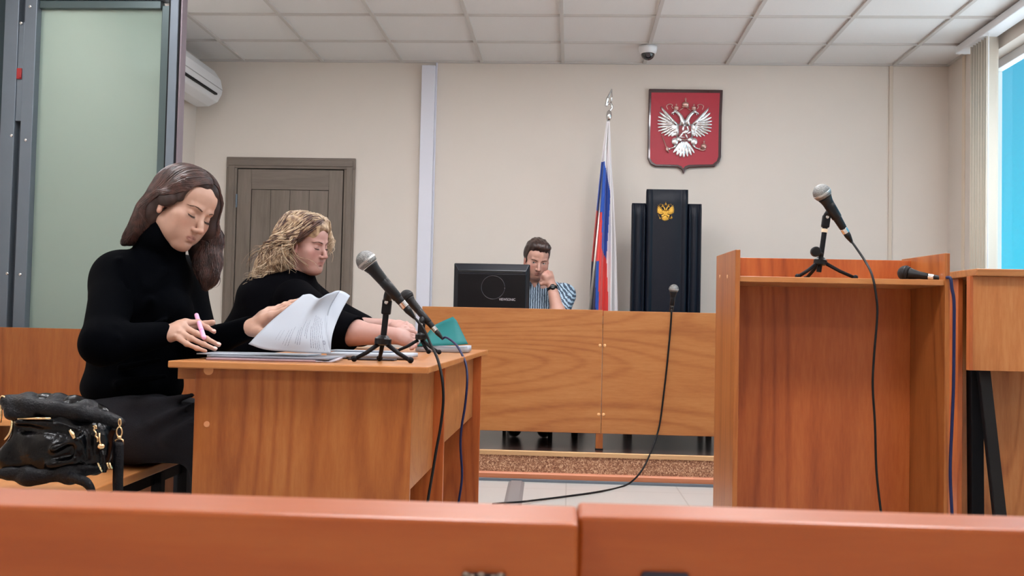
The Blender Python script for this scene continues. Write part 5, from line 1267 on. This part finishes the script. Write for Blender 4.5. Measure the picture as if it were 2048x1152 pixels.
# ------------------------------------------------------------------ curly haired woman
w2o = dict(name='curly_woman', skin=(176, 136, 126), lip=(154, 94, 90), blush=(168, 98, 94), blushk=.45, brow=(80, 52, 43), lashc=(56, 36, 32), lids='closed', jaw=1.06, nose=1.01, lips=.85, lash=True)
F2 = Frame(P(612.2, 489.7, 4.2), (-.369, -.928, -.055), (.92, -.356, -.165), .995)
B2_ = Body(); head_prims(B2_, F2, w2o); B2_.ell(F2.w(0, .040, -.098), (.045, .040, .022), F2.R, .025)
nk2 = P(575, 568, 4.23)
B2_.chain([F2.w(0, -.02, -.05), F2.w(0, -.028, -.10), nk2], [.056, .058, .064], .03)
rs2, re2, rw2 = P(592, 606, 4.03), P(676, 664, 3.88), P(793, 672, 3.80)
ls2, le2, lw2 = P(612, 606, 4.40), P(720, 660, 4.30), P(782, 654, 4.05)
ch2, pv2 = P(560, 640, 4.23), P(530, 785, 4.25)
B2_.chain([nk2, ch2, pv2], [.06, .12, .12], .06)
for a, b, c in ((rs2, re2, rw2), (ls2, le2, lw2)): B2_.cone(nk2, a, .05, .058, .04); B2_.cone(a, b, .058, .052, .04); B2_.cone(b, c, .0545, .0315, .03)
B2_.ell(re2+np.array([.05, 0, .004]), (.075, .05, .046), None, .03)
hand(B2_, rw2, hr([(812, 668, 3.82), (815, 673, 3.80), (815, 680, 3.785), (812, 686, 3.78)]), [hr([(826, 671, 3.84), (831, 678, 3.83), (828, 684, 3.81)]), hr([(829, 678, 3.82), (833, 686, 3.81), (829, 692, 3.795)]), hr([(828, 685, 3.80), (830, 692, 3.79), (826, 696, 3.78)]), hr([(823, 691, 3.78), (825, 696, 3.775), (821, 698, 3.77)])], hr([(800, 664, 3.83), (815, 662, 3.86), (826, 664, 3.87), (834, 668, 3.87)]), rp=.015, rf=.0095)
hand(B2_, lw2, hr([(800, 648, 4.02), (802, 649, 4.00), (801, 653, 3.98), (797, 657, 3.965)]), [hr([(813, 647, 3.99), (822, 652, 3.97), (829, 659, 3.955)]), hr([(815, 651, 3.965), (822, 657, 3.95), (827, 663, 3.94)]), hr([(812, 656, 3.945), (818, 662, 3.93), (822, 667, 3.92)]), hr([(806, 660, 3.935), (811, 665, 3.92), (814, 669, 3.915)])], hr([(788, 652, 4.00), (797, 660, 3.97), (805, 664, 3.96), (812, 666, 3.95)]), rp=.015, rf=.0095)
hip2 = [P(545, 785, 4.12), P(545, 785, 4.36)]
for h_ in hip2: kn_ = h_+np.array([.40, -.02, .0]); B2_.chain([pv2, h_, kn_], [.1, .085, .06], .04); B2_.cone(kn_, np.array([kn_[0]+.02, kn_[1], .10]), .055, .04, .03)
v, q = B2_.surface(.0031, relax=1); v, q = biggest(v, q)
w2 = thing('person', (pv2[0], pv2[1], .43), 'person with curly dark blonde hair in a black top leaning on the second table', 'person')
body2 = mesh_np('body', v, q, [sk1], w2, col=pigment(v, F2, w2o)); brows_and_lashes(B2_, F2, body2, w2o)
S = Body()
S.ell(P(560, 628, 4.23), (.185, .215, .155), None, .06); S.ell(P(543, 590, 4.235), (.125, .190, .095), None, .06); S.ell(P(528, 690, 4.25), (.200, .215, .17), None, .06); S.ell(P(520, 762, 4.25), (.19, .21, .14), None, .06)
S.ell(P(590, 576, 4.24), (.095, .165, .075), None, .05)
S.cone(nk2+np.array([-.01, 0, -.02]), F2.w(0, -.035, -.128), .09, .074, .04)
S.cone(rs2, re2+(re2-rs2)*.02, .094, .074, .05); S.cone(ls2, le2, .09, .072, .05); S.ell(P(625, 650, 4.12), (.09, .10, .08), None, .05)
for a, b, r in (((560, 600, 4.0), (640, 650, 3.88), .012), ((520, 640, 4.02), (600, 660, 3.97), .012), ((500, 600, 4.07), (530, 690, 4.02), .012), ((600, 570, 4.08), (655, 620, 3.92), .010)): S.cone(P(*a), P(*b), r, r*.5, .035)
fd = (rw2-re2)/np.linalg.norm(rw2-re2); S.cone(re2-fd*.02, re2+fd*.065, .078, .070, .03); S.cone(re2+fd*.155+np.array([0, 0, -.02]), re2+fd*.4, .105, .105, .004, 's')
S.cone(F2.w(0, -.025, -.100), F2.w(0, -.0, .0), .068, .11, .008, 's')
v, q = S.surface(.006, folds(21, .0030, 12)); v, q = biggest(v, q)
mesh_np('black_top', v, q, [knit('black_jersey', (3, 3, 6), .8)], w2)
T = Body(); T.ell(P(530, 788, 4.25), (.19, .2, .12), None, .05)
for h_ in hip2: kn_ = h_+np.array([.40, -.02, .0]); T.cone(h_, kn_, .105, .08, .05); T.cone(kn_, np.array([kn_[0]+.02, kn_[1], .12]), .08, .06, .03)
v, q = T.surface(.009); mesh_np('trousers', v, q, [BLACKM], w2)
for h_ in hip2: MB().ell((h_[0]+.48, h_[1]-.02, .042), (.125, .045, .040)).build('shoe', BLACK, w2, smooth=True)
# curly hair
def snap(p, out):
    p = np.array(p, float); e = 2e-3
    for _ in range(5):
        X = np.array([p, p+[e, 0, 0], p+[0, e, 0], p+[0, 0, e]]); f = H.field(X); g = (f[1:]-f[0])/e; n = np.linalg.norm(g)+1e-9
        p = p-g/n*(f[0]-out)*.8
    return p
H = Body(); HM2 = hair_material('dark_blonde_hair', (112, 86, 66), (190, 164, 132), .5)
def HE2(c, r, k, op='u'): H.ell(F2.w(*c), r, F2.R, k, op)
HE2((0, -.030, .048), (.093, .108, .090), .02); HE2((0, -.075, -.01), (.095, .080, .095), .03); HE2((0, .030, .080), (.070, .056, .046), .03)
H.chain(hr([(570, 500, 4.16), (556, 520, 4.17), (538, 535, 4.18), (517, 548, 4.18)]), [.06, .065, .055, .03], .04)
HE2((0, .108, -.030), (.070, .070, .100), .014, 's'); HE2((.060, .060, -.055), (.038, .060, .090), .012, 's'); HE2((.088, .012, -.040), (.024, .024, .034), .010, 's')
v, q = H.surface(.005, folds(5, .006, 40)); v, q = biggest(v, q)
hair2 = mesh_np('hair', v, q, [HM2], w2)
HM2D = hair_material('brown_hair_roots', (58, 38, 34), (98, 68, 56), .5); HM2L = hair_material('light_hair_ends', (166, 142, 114), (212, 194, 168), .5)
sets = {0: ([], []), 1: ([], []), 2: ([], [])}; rg = random.Random(29)
def curl(path, amp, turns, ph, grow=.3):
    k = len(path); out_ = []
    for i, p in enumerate(path):
        t = (np.array(path[min(i+1, k-1)])-np.array(path[max(i-1, 0)])); t = t/(np.linalg.norm(t)+1e-9); u = np.cross(t, [.3, .9, .2]); u /= np.linalg.norm(u); w_ = np.cross(t, u)
        f = i/(k-1); a = amp*min(1, f/grow); out_.append(p+a*(math.cos(ph+turns*6.28*f)*u+math.sin(ph+turns*6.28*f)*w_))
    return out_
for i in range(420):
    t = rg.random(); y0 = .088-.19*t; side = 1 if rg.random() < .82 else -1
    pr = [F2.w(side*.004, y0, .13), F2.w(side*.05, y0-.018, .115), F2.w(side*.090, y0*.6-.035, .045), F2.w(side*.092, -.055+.25*y0, -.012)]
    if side > 0 and t < .3 and rg.random() < .7: pr[3] = F2.w(.088, -.03+.1*y0, -.004)
    pr = [snap(p, rg.uniform(0, .006)) for p in pr]
    if side > 0: end = P(rg.uniform(505, 590), 0, 4.1) if False else P(560+rg.gauss(0, 24), 533+rg.gauss(0, 7), 4.08+rg.uniform(0, .1)); mid = (pr[-1]*.55+end*.45)+np.array([-.02, 0, .01])
    else: end = F2.w(-.085+rg.gauss(0, .006), .055+rg.gauss(0, .012), -.015+rg.gauss(0, .02)); mid = F2.w(-.094, .05, .045)
    pt = spline(pr+[mid, end] if side > 0 else pr[:2]+[mid, end], 9)
    pt = curl(pt, rg.uniform(.005, .013), rg.uniform(2.2, 4.2), rg.uniform(0, 6.28), .55); c = 0 if rg.random() < .5 else (2 if rg.random() < .55 else 1)
    if side < 0: c = 2
    sets[c][0].append(pt); sets[c][1].append(rg.uniform(.0010, .0024))
for i in range(46):       # long loose ends over the back
    x0, y0 = rg.uniform(520, 560), rg.uniform(505, 530); e = (rg.uniform(486, 530), rg.uniform(545, 578))
    pt = curl(spline([P(x0+12, y0-22, 4.16), P(x0, y0, 4.14), P((x0+e[0])/2+4, (y0+e[1])/2, 4.10), P(e[0], e[1], 4.10)], 12), rg.uniform(.006, .011), 3.2, rg.uniform(0, 6.28), .5)
    sets[2 if i % 3 else 0][0].append(pt); sets[2 if i % 3 else 0][1].append(rg.uniform(.0009, .0018))
for i in range(40):       # darker roots at the temple and crown
    t = rg.random(); pr = [F2.w(.006, .09-.06*t, .122), F2.w(.045, .082-.05*t, .095), F2.w(.074, .052-.05*t, .045), F2.w(.086, .020-.04*t, .006)]
    sets[1][0].append(curl(spline([snap(p, .004) for p in pr], 6), .004, 1.4, rg.uniform(0, 6.28))); sets[1][1].append(.0026)
for c, m_ in ((0, HM2), (1, HM2D), (2, HM2L)): strands('curls', m_, hair2, sets[c][0], sets[c][1], 5)
# ------------------------------------------------------------------ man at the judge desk
mo_ = dict(name='desk_man', skin=(190, 146, 130), lip=(152, 96, 90), blush=(178, 110, 98), blushk=.5, brow=(50, 34, 28), lashc=(40, 28, 24), lids='open', jaw=1.1, nose=1.06, beard=(150, 110, 96), browz=-.003)
YH = 6.60
FM = Frame(P(1073.2, 520.3, YH), (-.966, -.247, .079), (.212, -.928, -.307), 1.04)
BM = Body(); head_prims(BM, FM, mo_)
nkm = P(1080, 583, YH+.06)
BM.chain([FM.w(0, -.02, -.05), FM.w(0, -.03, -.10), nkm], [.056, .057, .062], .03)
lsm, lem, lwm = P(1125, 590, YH+.05), P(1116, 628, YH-.17), P(1103.5, 571, YH-.115)
rsm, rem = P(1030, 590, YH+.03), P(1016, 640, YH-.12)
chm, pvm = P(1082, 640, YH+.06), P(1082, 736, YH+.14)
BM.chain([nkm, chm+np.array([0, .02, 0]), pvm], [.058, .085, .10], .05)
BM.cone(nkm+np.array([0, .02, -.03]), lsm, .045, .05, .03); BM.cone(lsm, lem, .055, .046, .03); BM.cone(lem, lwm, .047, .0295, .03)
BM.cone(nkm+np.array([0, .02, -.03]), rsm, .045, .05, .03); BM.cone(rsm, rem, .055, .045, .03); BM.cone(rem, P(1040, 632, YH-.22), .042, .03, .03)
dY = YH-.10
hand(BM, lwm, hr([(1087, 551, dY-.040), (1091, 546.5, dY-.030), (1096, 544.5, dY-.010), (1101, 546, dY+.012)]),
     [hr([(1083, 561, dY-.030), (1086, 566, dY+.002), (1092, 563, dY+.012)]), hr([(1083, 555, dY-.018), (1086, 562, dY+.010), (1092, 561, dY+.02)]), hr([(1086, 551, dY+.002), (1088, 558, dY+.026), (1094, 559, dY+.03)]), hr([(1090, 549, dY+.02), (1091, 555, dY+.036), (1096, 557, dY+.036)])],
     hr([(1098, 566, dY-.012), (1089, 566, dY-.034), (1083, 568, dY-.030), (1080.5, 565, dY-.02)]), rp=.0165, rf=.0105)
for h_, kx_ in ((P(1058, 744, YH+.12), 1040), (P(1106, 744, YH+.12), 1100)):
    kn_ = np.array([P(kx_, 770, YH-.28)[0], YH-.27, zp+.44]); BM.chain([pvm, h_, kn_], [.1, .085, .06], .04); BM.cone(kn_, np.array([kn_[0]-.03, YH-.22, zp+.09]), .055, .04, .03)
v, q = BM.surface(.0036, relax=1); v, q = biggest(v, q)
man = thing('person', (pvm[0], pvm[1], zp+.44), 'person in a striped shirt resting his cheek on his fist behind the monitor', 'person')
bodym = mesh_np('body', v, q, [sk1], man, col=pigment(v, FM, mo_)); brows_and_lashes(BM, FM, bodym, mo_)
for s in (1, -1):
    MB().ell(FM.w(s*.0315, .0705, .0012), .0118*FM.k).build('eye_white', mat('eye_white', (222, 212, 206), .25), bodym, smooth=True)
    c = FM.w(s*.0315, .0705, .0012); d = np.array([0, 0, .86])-c; d /= np.linalg.norm(d); MB().ell(c+d*.0086*FM.k, .0052*FM.k).build('iris', mat('iris_dark', (44, 34, 30), .15), bodym, smooth=True)
# shirt
SHT = bpy.data.materials.new('striped_shirt'); SHT.use_nodes = True; nt = SHT.node_tree; b = nt.nodes['Principled BSDF']
def stripes(M, rot, sc_, dist):
    nt = M.node_tree; b = nt.nodes['Principled BSDF']; tc = nt.nodes.new('ShaderNodeTexCoord'); mp = nt.nodes.new('ShaderNodeMapping'); mp.inputs['Rotation'].default_value = rot
    wv = nt.nodes.new('ShaderNodeTexWave'); wv.inputs['Scale'].default_value = sc_; wv.inputs['Distortion'].default_value = dist; wv.inputs['Detail'].default_value = 1; wv.inputs['Detail Scale'].default_value = 3
    nt.links.new(tc.outputs['Object'], mp.inputs['Vector']); nt.links.new(mp.outputs['Vector'], wv.inputs['Vector'])
    r = nt.nodes.new('ShaderNodeValToRGB'); nt.links.new(wv.outputs['Fac'], r.inputs[0]); e = r.color_ramp.elements
    e[0].position = .50; e[0].color = lin(58, 74, 92); e[1].position = .66; e[1].color = lin(168, 190, 206); nt.links.new(r.outputs[0], b.inputs['Base Color']); b.inputs['Roughness'].default_value = .8
stripes(SHT, (0, 0, 0), 21, 1.5)
SHT2 = bpy.data.materials.new('striped_sleeve'); SHT2.use_nodes = True; stripes(SHT2, (0, .75, .2), 20, 3.0)
S = Body(); S.ell(P(1082, 635, YH+.07), (.175, .125, .16), None, .05); S.ell(P(1080, 700, YH+.1), (.165, .12, .17), None, .05); S.ell(P(1080, 593, YH+.07), (.150, .085, .055), None, .05)
S.cone(nkm+np.array([0, 0, -.02]), FM.w(0, -.03, -.115), .075, .066, .03)
S.cone(lsm, lsm+(lem-lsm)*.72+np.array([.008, .0, 0]), .080, .070, .04); S.cone(rsm, rem, .08, .068, .04); S.ell(lsm+np.array([.005, 0, -.01]), (.075, .075, .07), None, .04)
S.cone(FM.w(0, -.024, -.112), FM.w(0, .0, .0), .060, .10, .008, 's'); S.cone(FM.w(0, .035, -.125), FM.w(0, .055, -.155), .030, .012, .010, 's')
for a, b_, r in (((1108, 562, YH-.03), (1140, 585, YH-.02), .009), ((1115, 580, YH-.06), (1143, 600, YH-.02), .009), ((1088, 590, YH-.06), (1096, 625, YH-.07), .008)): S.cone(P(*a), P(*b_), r, r*.5, .03)
v, q = S.surface(.0065, folds(33, .003, 16)); v, q = biggest(v, q)
fc = v[q].mean(1); xs_lim = P(1105, 600, YH)[0]
mesh_np('shirt', v, q, [SHT, SHT2], man, mi=(fc[:, 0] > xs_lim).astype(int))
COLM = mat('shirt_collar', (70, 86, 102), .8); c = MB()
for s in (1, -1):
    c.grid([[FM.w(s*.060, -.02, -.108), FM.w(s*.052, .025, -.118), FM.w(s*.018, .050, -.142)], [FM.w(s*.078, -.02, -.140), FM.w(s*.070, .035, -.152), FM.w(s*.036, .064, -.172)]])
c.build('collar', COLM, man, smooth=True, solid=.003)
T = Body(); T.ell(P(1082, 742, YH+.13), (.17, .13, .11), None, .05)
for h_, kx_ in ((P(1058, 744, YH+.12), 1040), (P(1106, 744, YH+.12), 1100)):
    kn_ = np.array([P(kx_, 770, YH-.28)[0], YH-.27, zp+.44]); T.cone(h_, kn_, .095, .075, .05); T.cone(kn_, np.array([kn_[0]-.03, YH-.22, zp+.10]), .075, .055, .03)
v, q = T.surface(.01); mesh_np('trousers', v, q, [mat('dark_trousers', (28, 28, 34), .85)], man)
for kx_ in (1040, 1100):
    x = P(kx_, 770, YH-.28)[0]-.03; MB().ell((x, YH-.27, zp+.045), (.045, .13, .044)).build('shoe', BLACK, man, smooth=True)
H = Body(); HMM = hair_material('short_dark_hair', (36, 26, 24), (66, 46, 40), .4)
def HEM(c, r, k, op='u'): H.ell(FM.w(*c), np.array(r)*FM.k, FM.R, k, op)
HEM((0, -.022, .058), (.080, .096, .082), .02); HEM((0, -.03, .02), (.0785, .085, .085), .02); HEM((0, .035, .098), (.062, .052, .036), .025); HEM((-.02, .055, .098), (.045, .035, .026), .02)
HEM((0, .112, -.012), (.066, .075, .083), .010, 's'); HEM((0, .03, -.075), (.11, .10, .070), .012, 's'); HEM((0, -.03, -.105), (.10, .10, .055), .012, 's')
for s in (1, -1): HEM((s*.088, .005, -.010), (.017, .026, .034), .006, 's')
def cropped(X):
    L = FM.l(X); return .0022*np.sin(L[:, 0]*150+L[:, 2]*60)*np.sin(L[:, 1]*90+1)+.0016*np.sin(L[:, 0]*310+L[:, 1]*50)
v, q = H.surface(.004, cropped, relax=1); v, q = biggest(v, q); mesh_np('hair', v, q, [HMM], man)
# watch
wd = (lwm-lem)/np.linalg.norm(lwm-lem); wc = lwm-wd*.022
wt_ = MB(); wt_.lathe(wc-wd*.012, wc+wd, [(0, .0325), (.003, .0350), (.021, .0335), (.024, .031)], 28); nrm = np.array([.1, -1, .1]); nrm = nrm-wd*(nrm@wd); nrm /= np.linalg.norm(nrm)
sdv = np.cross(wd, nrm); watch = thing('wristwatch', wc, 'black wristwatch on the wrist of the man resting his cheek', 'watch')
wt_.build('strap', BLACKM, watch, smooth=True)
MB().ell(wc+nrm*.032, (.021, .018, .008), np.stack([wd, sdv, nrm], 1)).build('case', mat('watch_glass', (10, 10, 14), .15), watch, smooth=True)
# his chair
oc = thing('office_chair', (pvm[0], YH+.1, zp), 'black chair of the man, hidden behind the judge desk but for its legs', 'chair')
MB().box(pvm[0]-.23, pvm[0]+.23, YH-.12, YH+.33, zp+.27, zp+.305).build('seat', BLACKM, oc, bevel=.01)
MB().box(pvm[0]-.2, pvm[0]+.2, YH+.34, YH+.36, zp+.45, zp+.75).build('backrest', BLACKM, oc, bevel=.008)
for s in (-1, 1):
    MB().tube([(pvm[0]+s*.22, YH-.1, zp), (pvm[0]+s*.22, YH-.1, zp+.27)], .012, 10).build('leg', BLACKM, oc)
    MB().tube([(pvm[0]+s*.22, YH+.35, zp), (pvm[0]+s*.22, YH+.35, zp+.75)], .012, 10).build('leg', BLACKM, oc)
# ================================================================== HANDBAG
yb_ = 2.36
bg_ = thing('handbag', (P(110, 940, yb_)[0], yb_, .431), 'black glossy leather handbag with gold clips on the bench seat', 'handbag')
GL = mat('bag_leather_gloss', (4, 4, 6), .24, bump=.22, bscale=55, spec=.22); GL2 = mat('bag_leather', (9, 10, 15), .42, bump=.3, bscale=160, spec=.2)
bp = lambda x, y, d=0: P(x, y, yb_+d)
K_ = Body()
for dy in (-.015, .045):
    K_.chain([bp(34, 916, dy), bp(110, 918, dy), bp(184, 912, dy)], [.046, .048, .042], .03)
    K_.chain([bp(60, 878, dy), bp(120, 878, dy), bp(186, 880, dy)], [.042, .046, .040], .03)
    K_.chain([bp(52, 838, dy+.005), bp(130, 842, dy+.005), bp(196, 858, dy+.005)], [.030, .034, .024], .03)
K_.chain([bp(36, 808, .0), bp(90, 808, .0), bp(150, 815, .0), bp(200, 832, .0), bp(234, 848, 0)], [.016, .020, .020, .018, .008], .03)
K_.ell(bp(100, 893, -.045), (.075, .030, .052), None, .012); K_.ell(bp(192, 900, -.035), (.030, .030, .055), None, .02)
for a, b, r in (((110, 899, -.082), (152, 878, -.076), .009), ((100, 930, -.075), (150, 922, -.072), .009), ((152, 878, -.075), (148, 922, -.074), .008), ((40, 846, -.05), (150, 858, -.05), .010), ((168, 870, -.06), (172, 925, -.06), .008)): K_.cone(bp(*a), bp(*b), r, r*.6, .015)
for a, b, r in (((112, 912, -.085), (142, 900, -.085), .007), ((60, 872, -.075), (120, 866, -.078), .006), ((176, 860, -.058), (180, 930, -.066), .006), ((38, 856, -.05), (150, 868, -.072), .005)): K_.cone(bp(*a), bp(*b), r, r, .018, 's')
K_.ell(bp(2, 862, -.02), (.022, .14, .036), None, .02, 's')
zfl = .431
fl_ = Body.ev
v, q = K_.surface(.0045, folds(44, .0022, 34)); v, q = biggest(v, q); v[:, 2] = np.maximum(v[:, 2], zfl)
mesh_np('body', v, q, [GL], bg_)
R_ = Body(); R_.chain([bp(16, 806, -.022), bp(60, 812, -.034), bp(110, 818, -.040), bp(160, 826, -.036), bp(205, 838, -.022), bp(238, 850, -.006)], [.013, .016, .017, .017, .014, .008], .02); R_.chain([bp(10, 800, .008), bp(60, 800, .0), bp(120, 803, .0), bp(180, 815, .0), bp(236, 846, 0)], [.011, .012, .013, .012, .009], .03)
R_.chain([bp(14, 806, -.022), bp(20, 828, -.036), bp(60, 834, -.046)], [.011, .010, .008], .02)
v, q = R_.surface(.004, folds(12, .0016, 50)); v, q = biggest(v, q); mesh_np('top_flap', v, q, [GL2], bg_)
Z_ = Body(); Z_.chain([bp(2, 945, -.060), bp(60, 953, -.066), bp(140, 948, -.062), bp(205, 934, -.045)], [.014, .017, .016, .012], .02, fl=((0, 1, 0), .7)); v, q = Z_.surface(.004, folds(9, .002, 50)); v, q = biggest(v, q); v[:, 2] = np.maximum(v[:, 2], zfl+.0005); mesh_np('base_piping', v, q, [GL2], bg_)
MB().tube([bp(36, 838, -.052), bp(70, 837, -.058), bp(102, 837, -.060)], .0028, 8).build('zip', GOLDP, bg_, smooth=True)
MB().tube([bp(140, 861, -.082), bp(145, 868, -.084), bp(149, 877, -.084)], [.004, .005, .004], 10).build('zip_pull', GOLDP, bg_, smooth=True)
MB().tube(spline([bp(24, 836, -.035), bp(24, 850, -.04), bp(20, 866, -.045), bp(10, 880, -.045)], 5), .003, 8).build('side_zip', GOLDP, bg_, smooth=True)
c = MB(); pth = [bp(187+i*1.15+1.6*math.sin(i*2.2), 852+i*4.0, -.068) for i in range(9)]
c.tube(spline(pth, 4), .0022, 6); c.tube([bp(186, 853, -.068), bp(192, 851, -.068), bp(193, 858, -.068)], .0022, 6); c.tube([bp(199, 866, -.070), bp(199, 880, -.070), bp(201, 890, -.070)], .002, 6); c.ell(bp(202, 893, -.070), (.009, .006, .007)); c.build('charm_chain', GOLDP, bg_, smooth=True)
MB().tube([bp(203, 897, -.070), bp(207, 912, -.070), bp(209, 930, -.068), bp(208, 944, -.066)], [.003, .004, .005, .006], 8).build('tassel', GL, bg_, smooth=True)
c = MB(); c.tube([bp(206, 910, -.071), bp(207, 918, -.071)], .0018, 6); c.build('tassel_pin', CHROME, bg_)
for x, y in ((196, 926), (199, 932), (214, 926), (219, 926)): MB().tube([bp(x, y, -.075), bp(x+2, y+6, -.077), bp(x+5, y+11, -.075)], .002, 6).build('stud', GOLDP, bg_)
c = MB(); rr = lambda cx, cy, a, b_, n=25: [bp(cx+a*math.sin(t), cy-b_*math.cos(t), -.03) for t in np.linspace(0, 2*PI, n)]
c.tube(rr(239.5, 845, 2.4, 7), .0018, 6); c.tube(rr(238.5, 864, 5.5, 10), .002, 6); c.ell(bp(238.5, 875, -.03), (.006, .005, .005)); c.tube([bp(230, 889, -.03), bp(230.5, 880, -.03), bp(238, 877, -.03), bp(246, 880, -.03), bp(246.5, 889, -.03)], .0022, 6); c.build('swivel_clip', GOLDP, bg_, smooth=True)
sp_ = [bp(238, 884, -.03), bp(238, 920, -.034), bp(237, 960, -.03), bp(237, 1010, -.02), bp(230, 1060, .0)]
g = []
for p in spline(sp_, 5): g.append([p+np.array([-.012, -.002, 0]), p+np.array([0, -.005, 0]), p+np.array([.012, -.002, 0])])
MB().grid(g).build('shoulder_strap', GL2, bg_, smooth=True, solid=.004)
sp_ = [bp(135, 950, -.068), bp(155, 957, -.085), bp(175, 965, -.092), bp(186, 985, -.09), bp(190, 1020, -.08)]
g = []
for p in spline(sp_, 5): g.append([p+np.array([-.004, -.004, -.010]), p+np.array([.002, -.008, 0]), p+np.array([.006, -.004, .010])])
MB().grid(g).build('strap_end', GL2, bg_, smooth=True, solid=.004)
c = MB(); c.tube(rr(5, 800, 5, 8), .002, 6); c.tube([bp(2, 808, -.03), bp(3, 830, -.03), bp(1, 845, -.03)], .002, 6); c.build('ring', GOLDP, bg_, smooth=True)
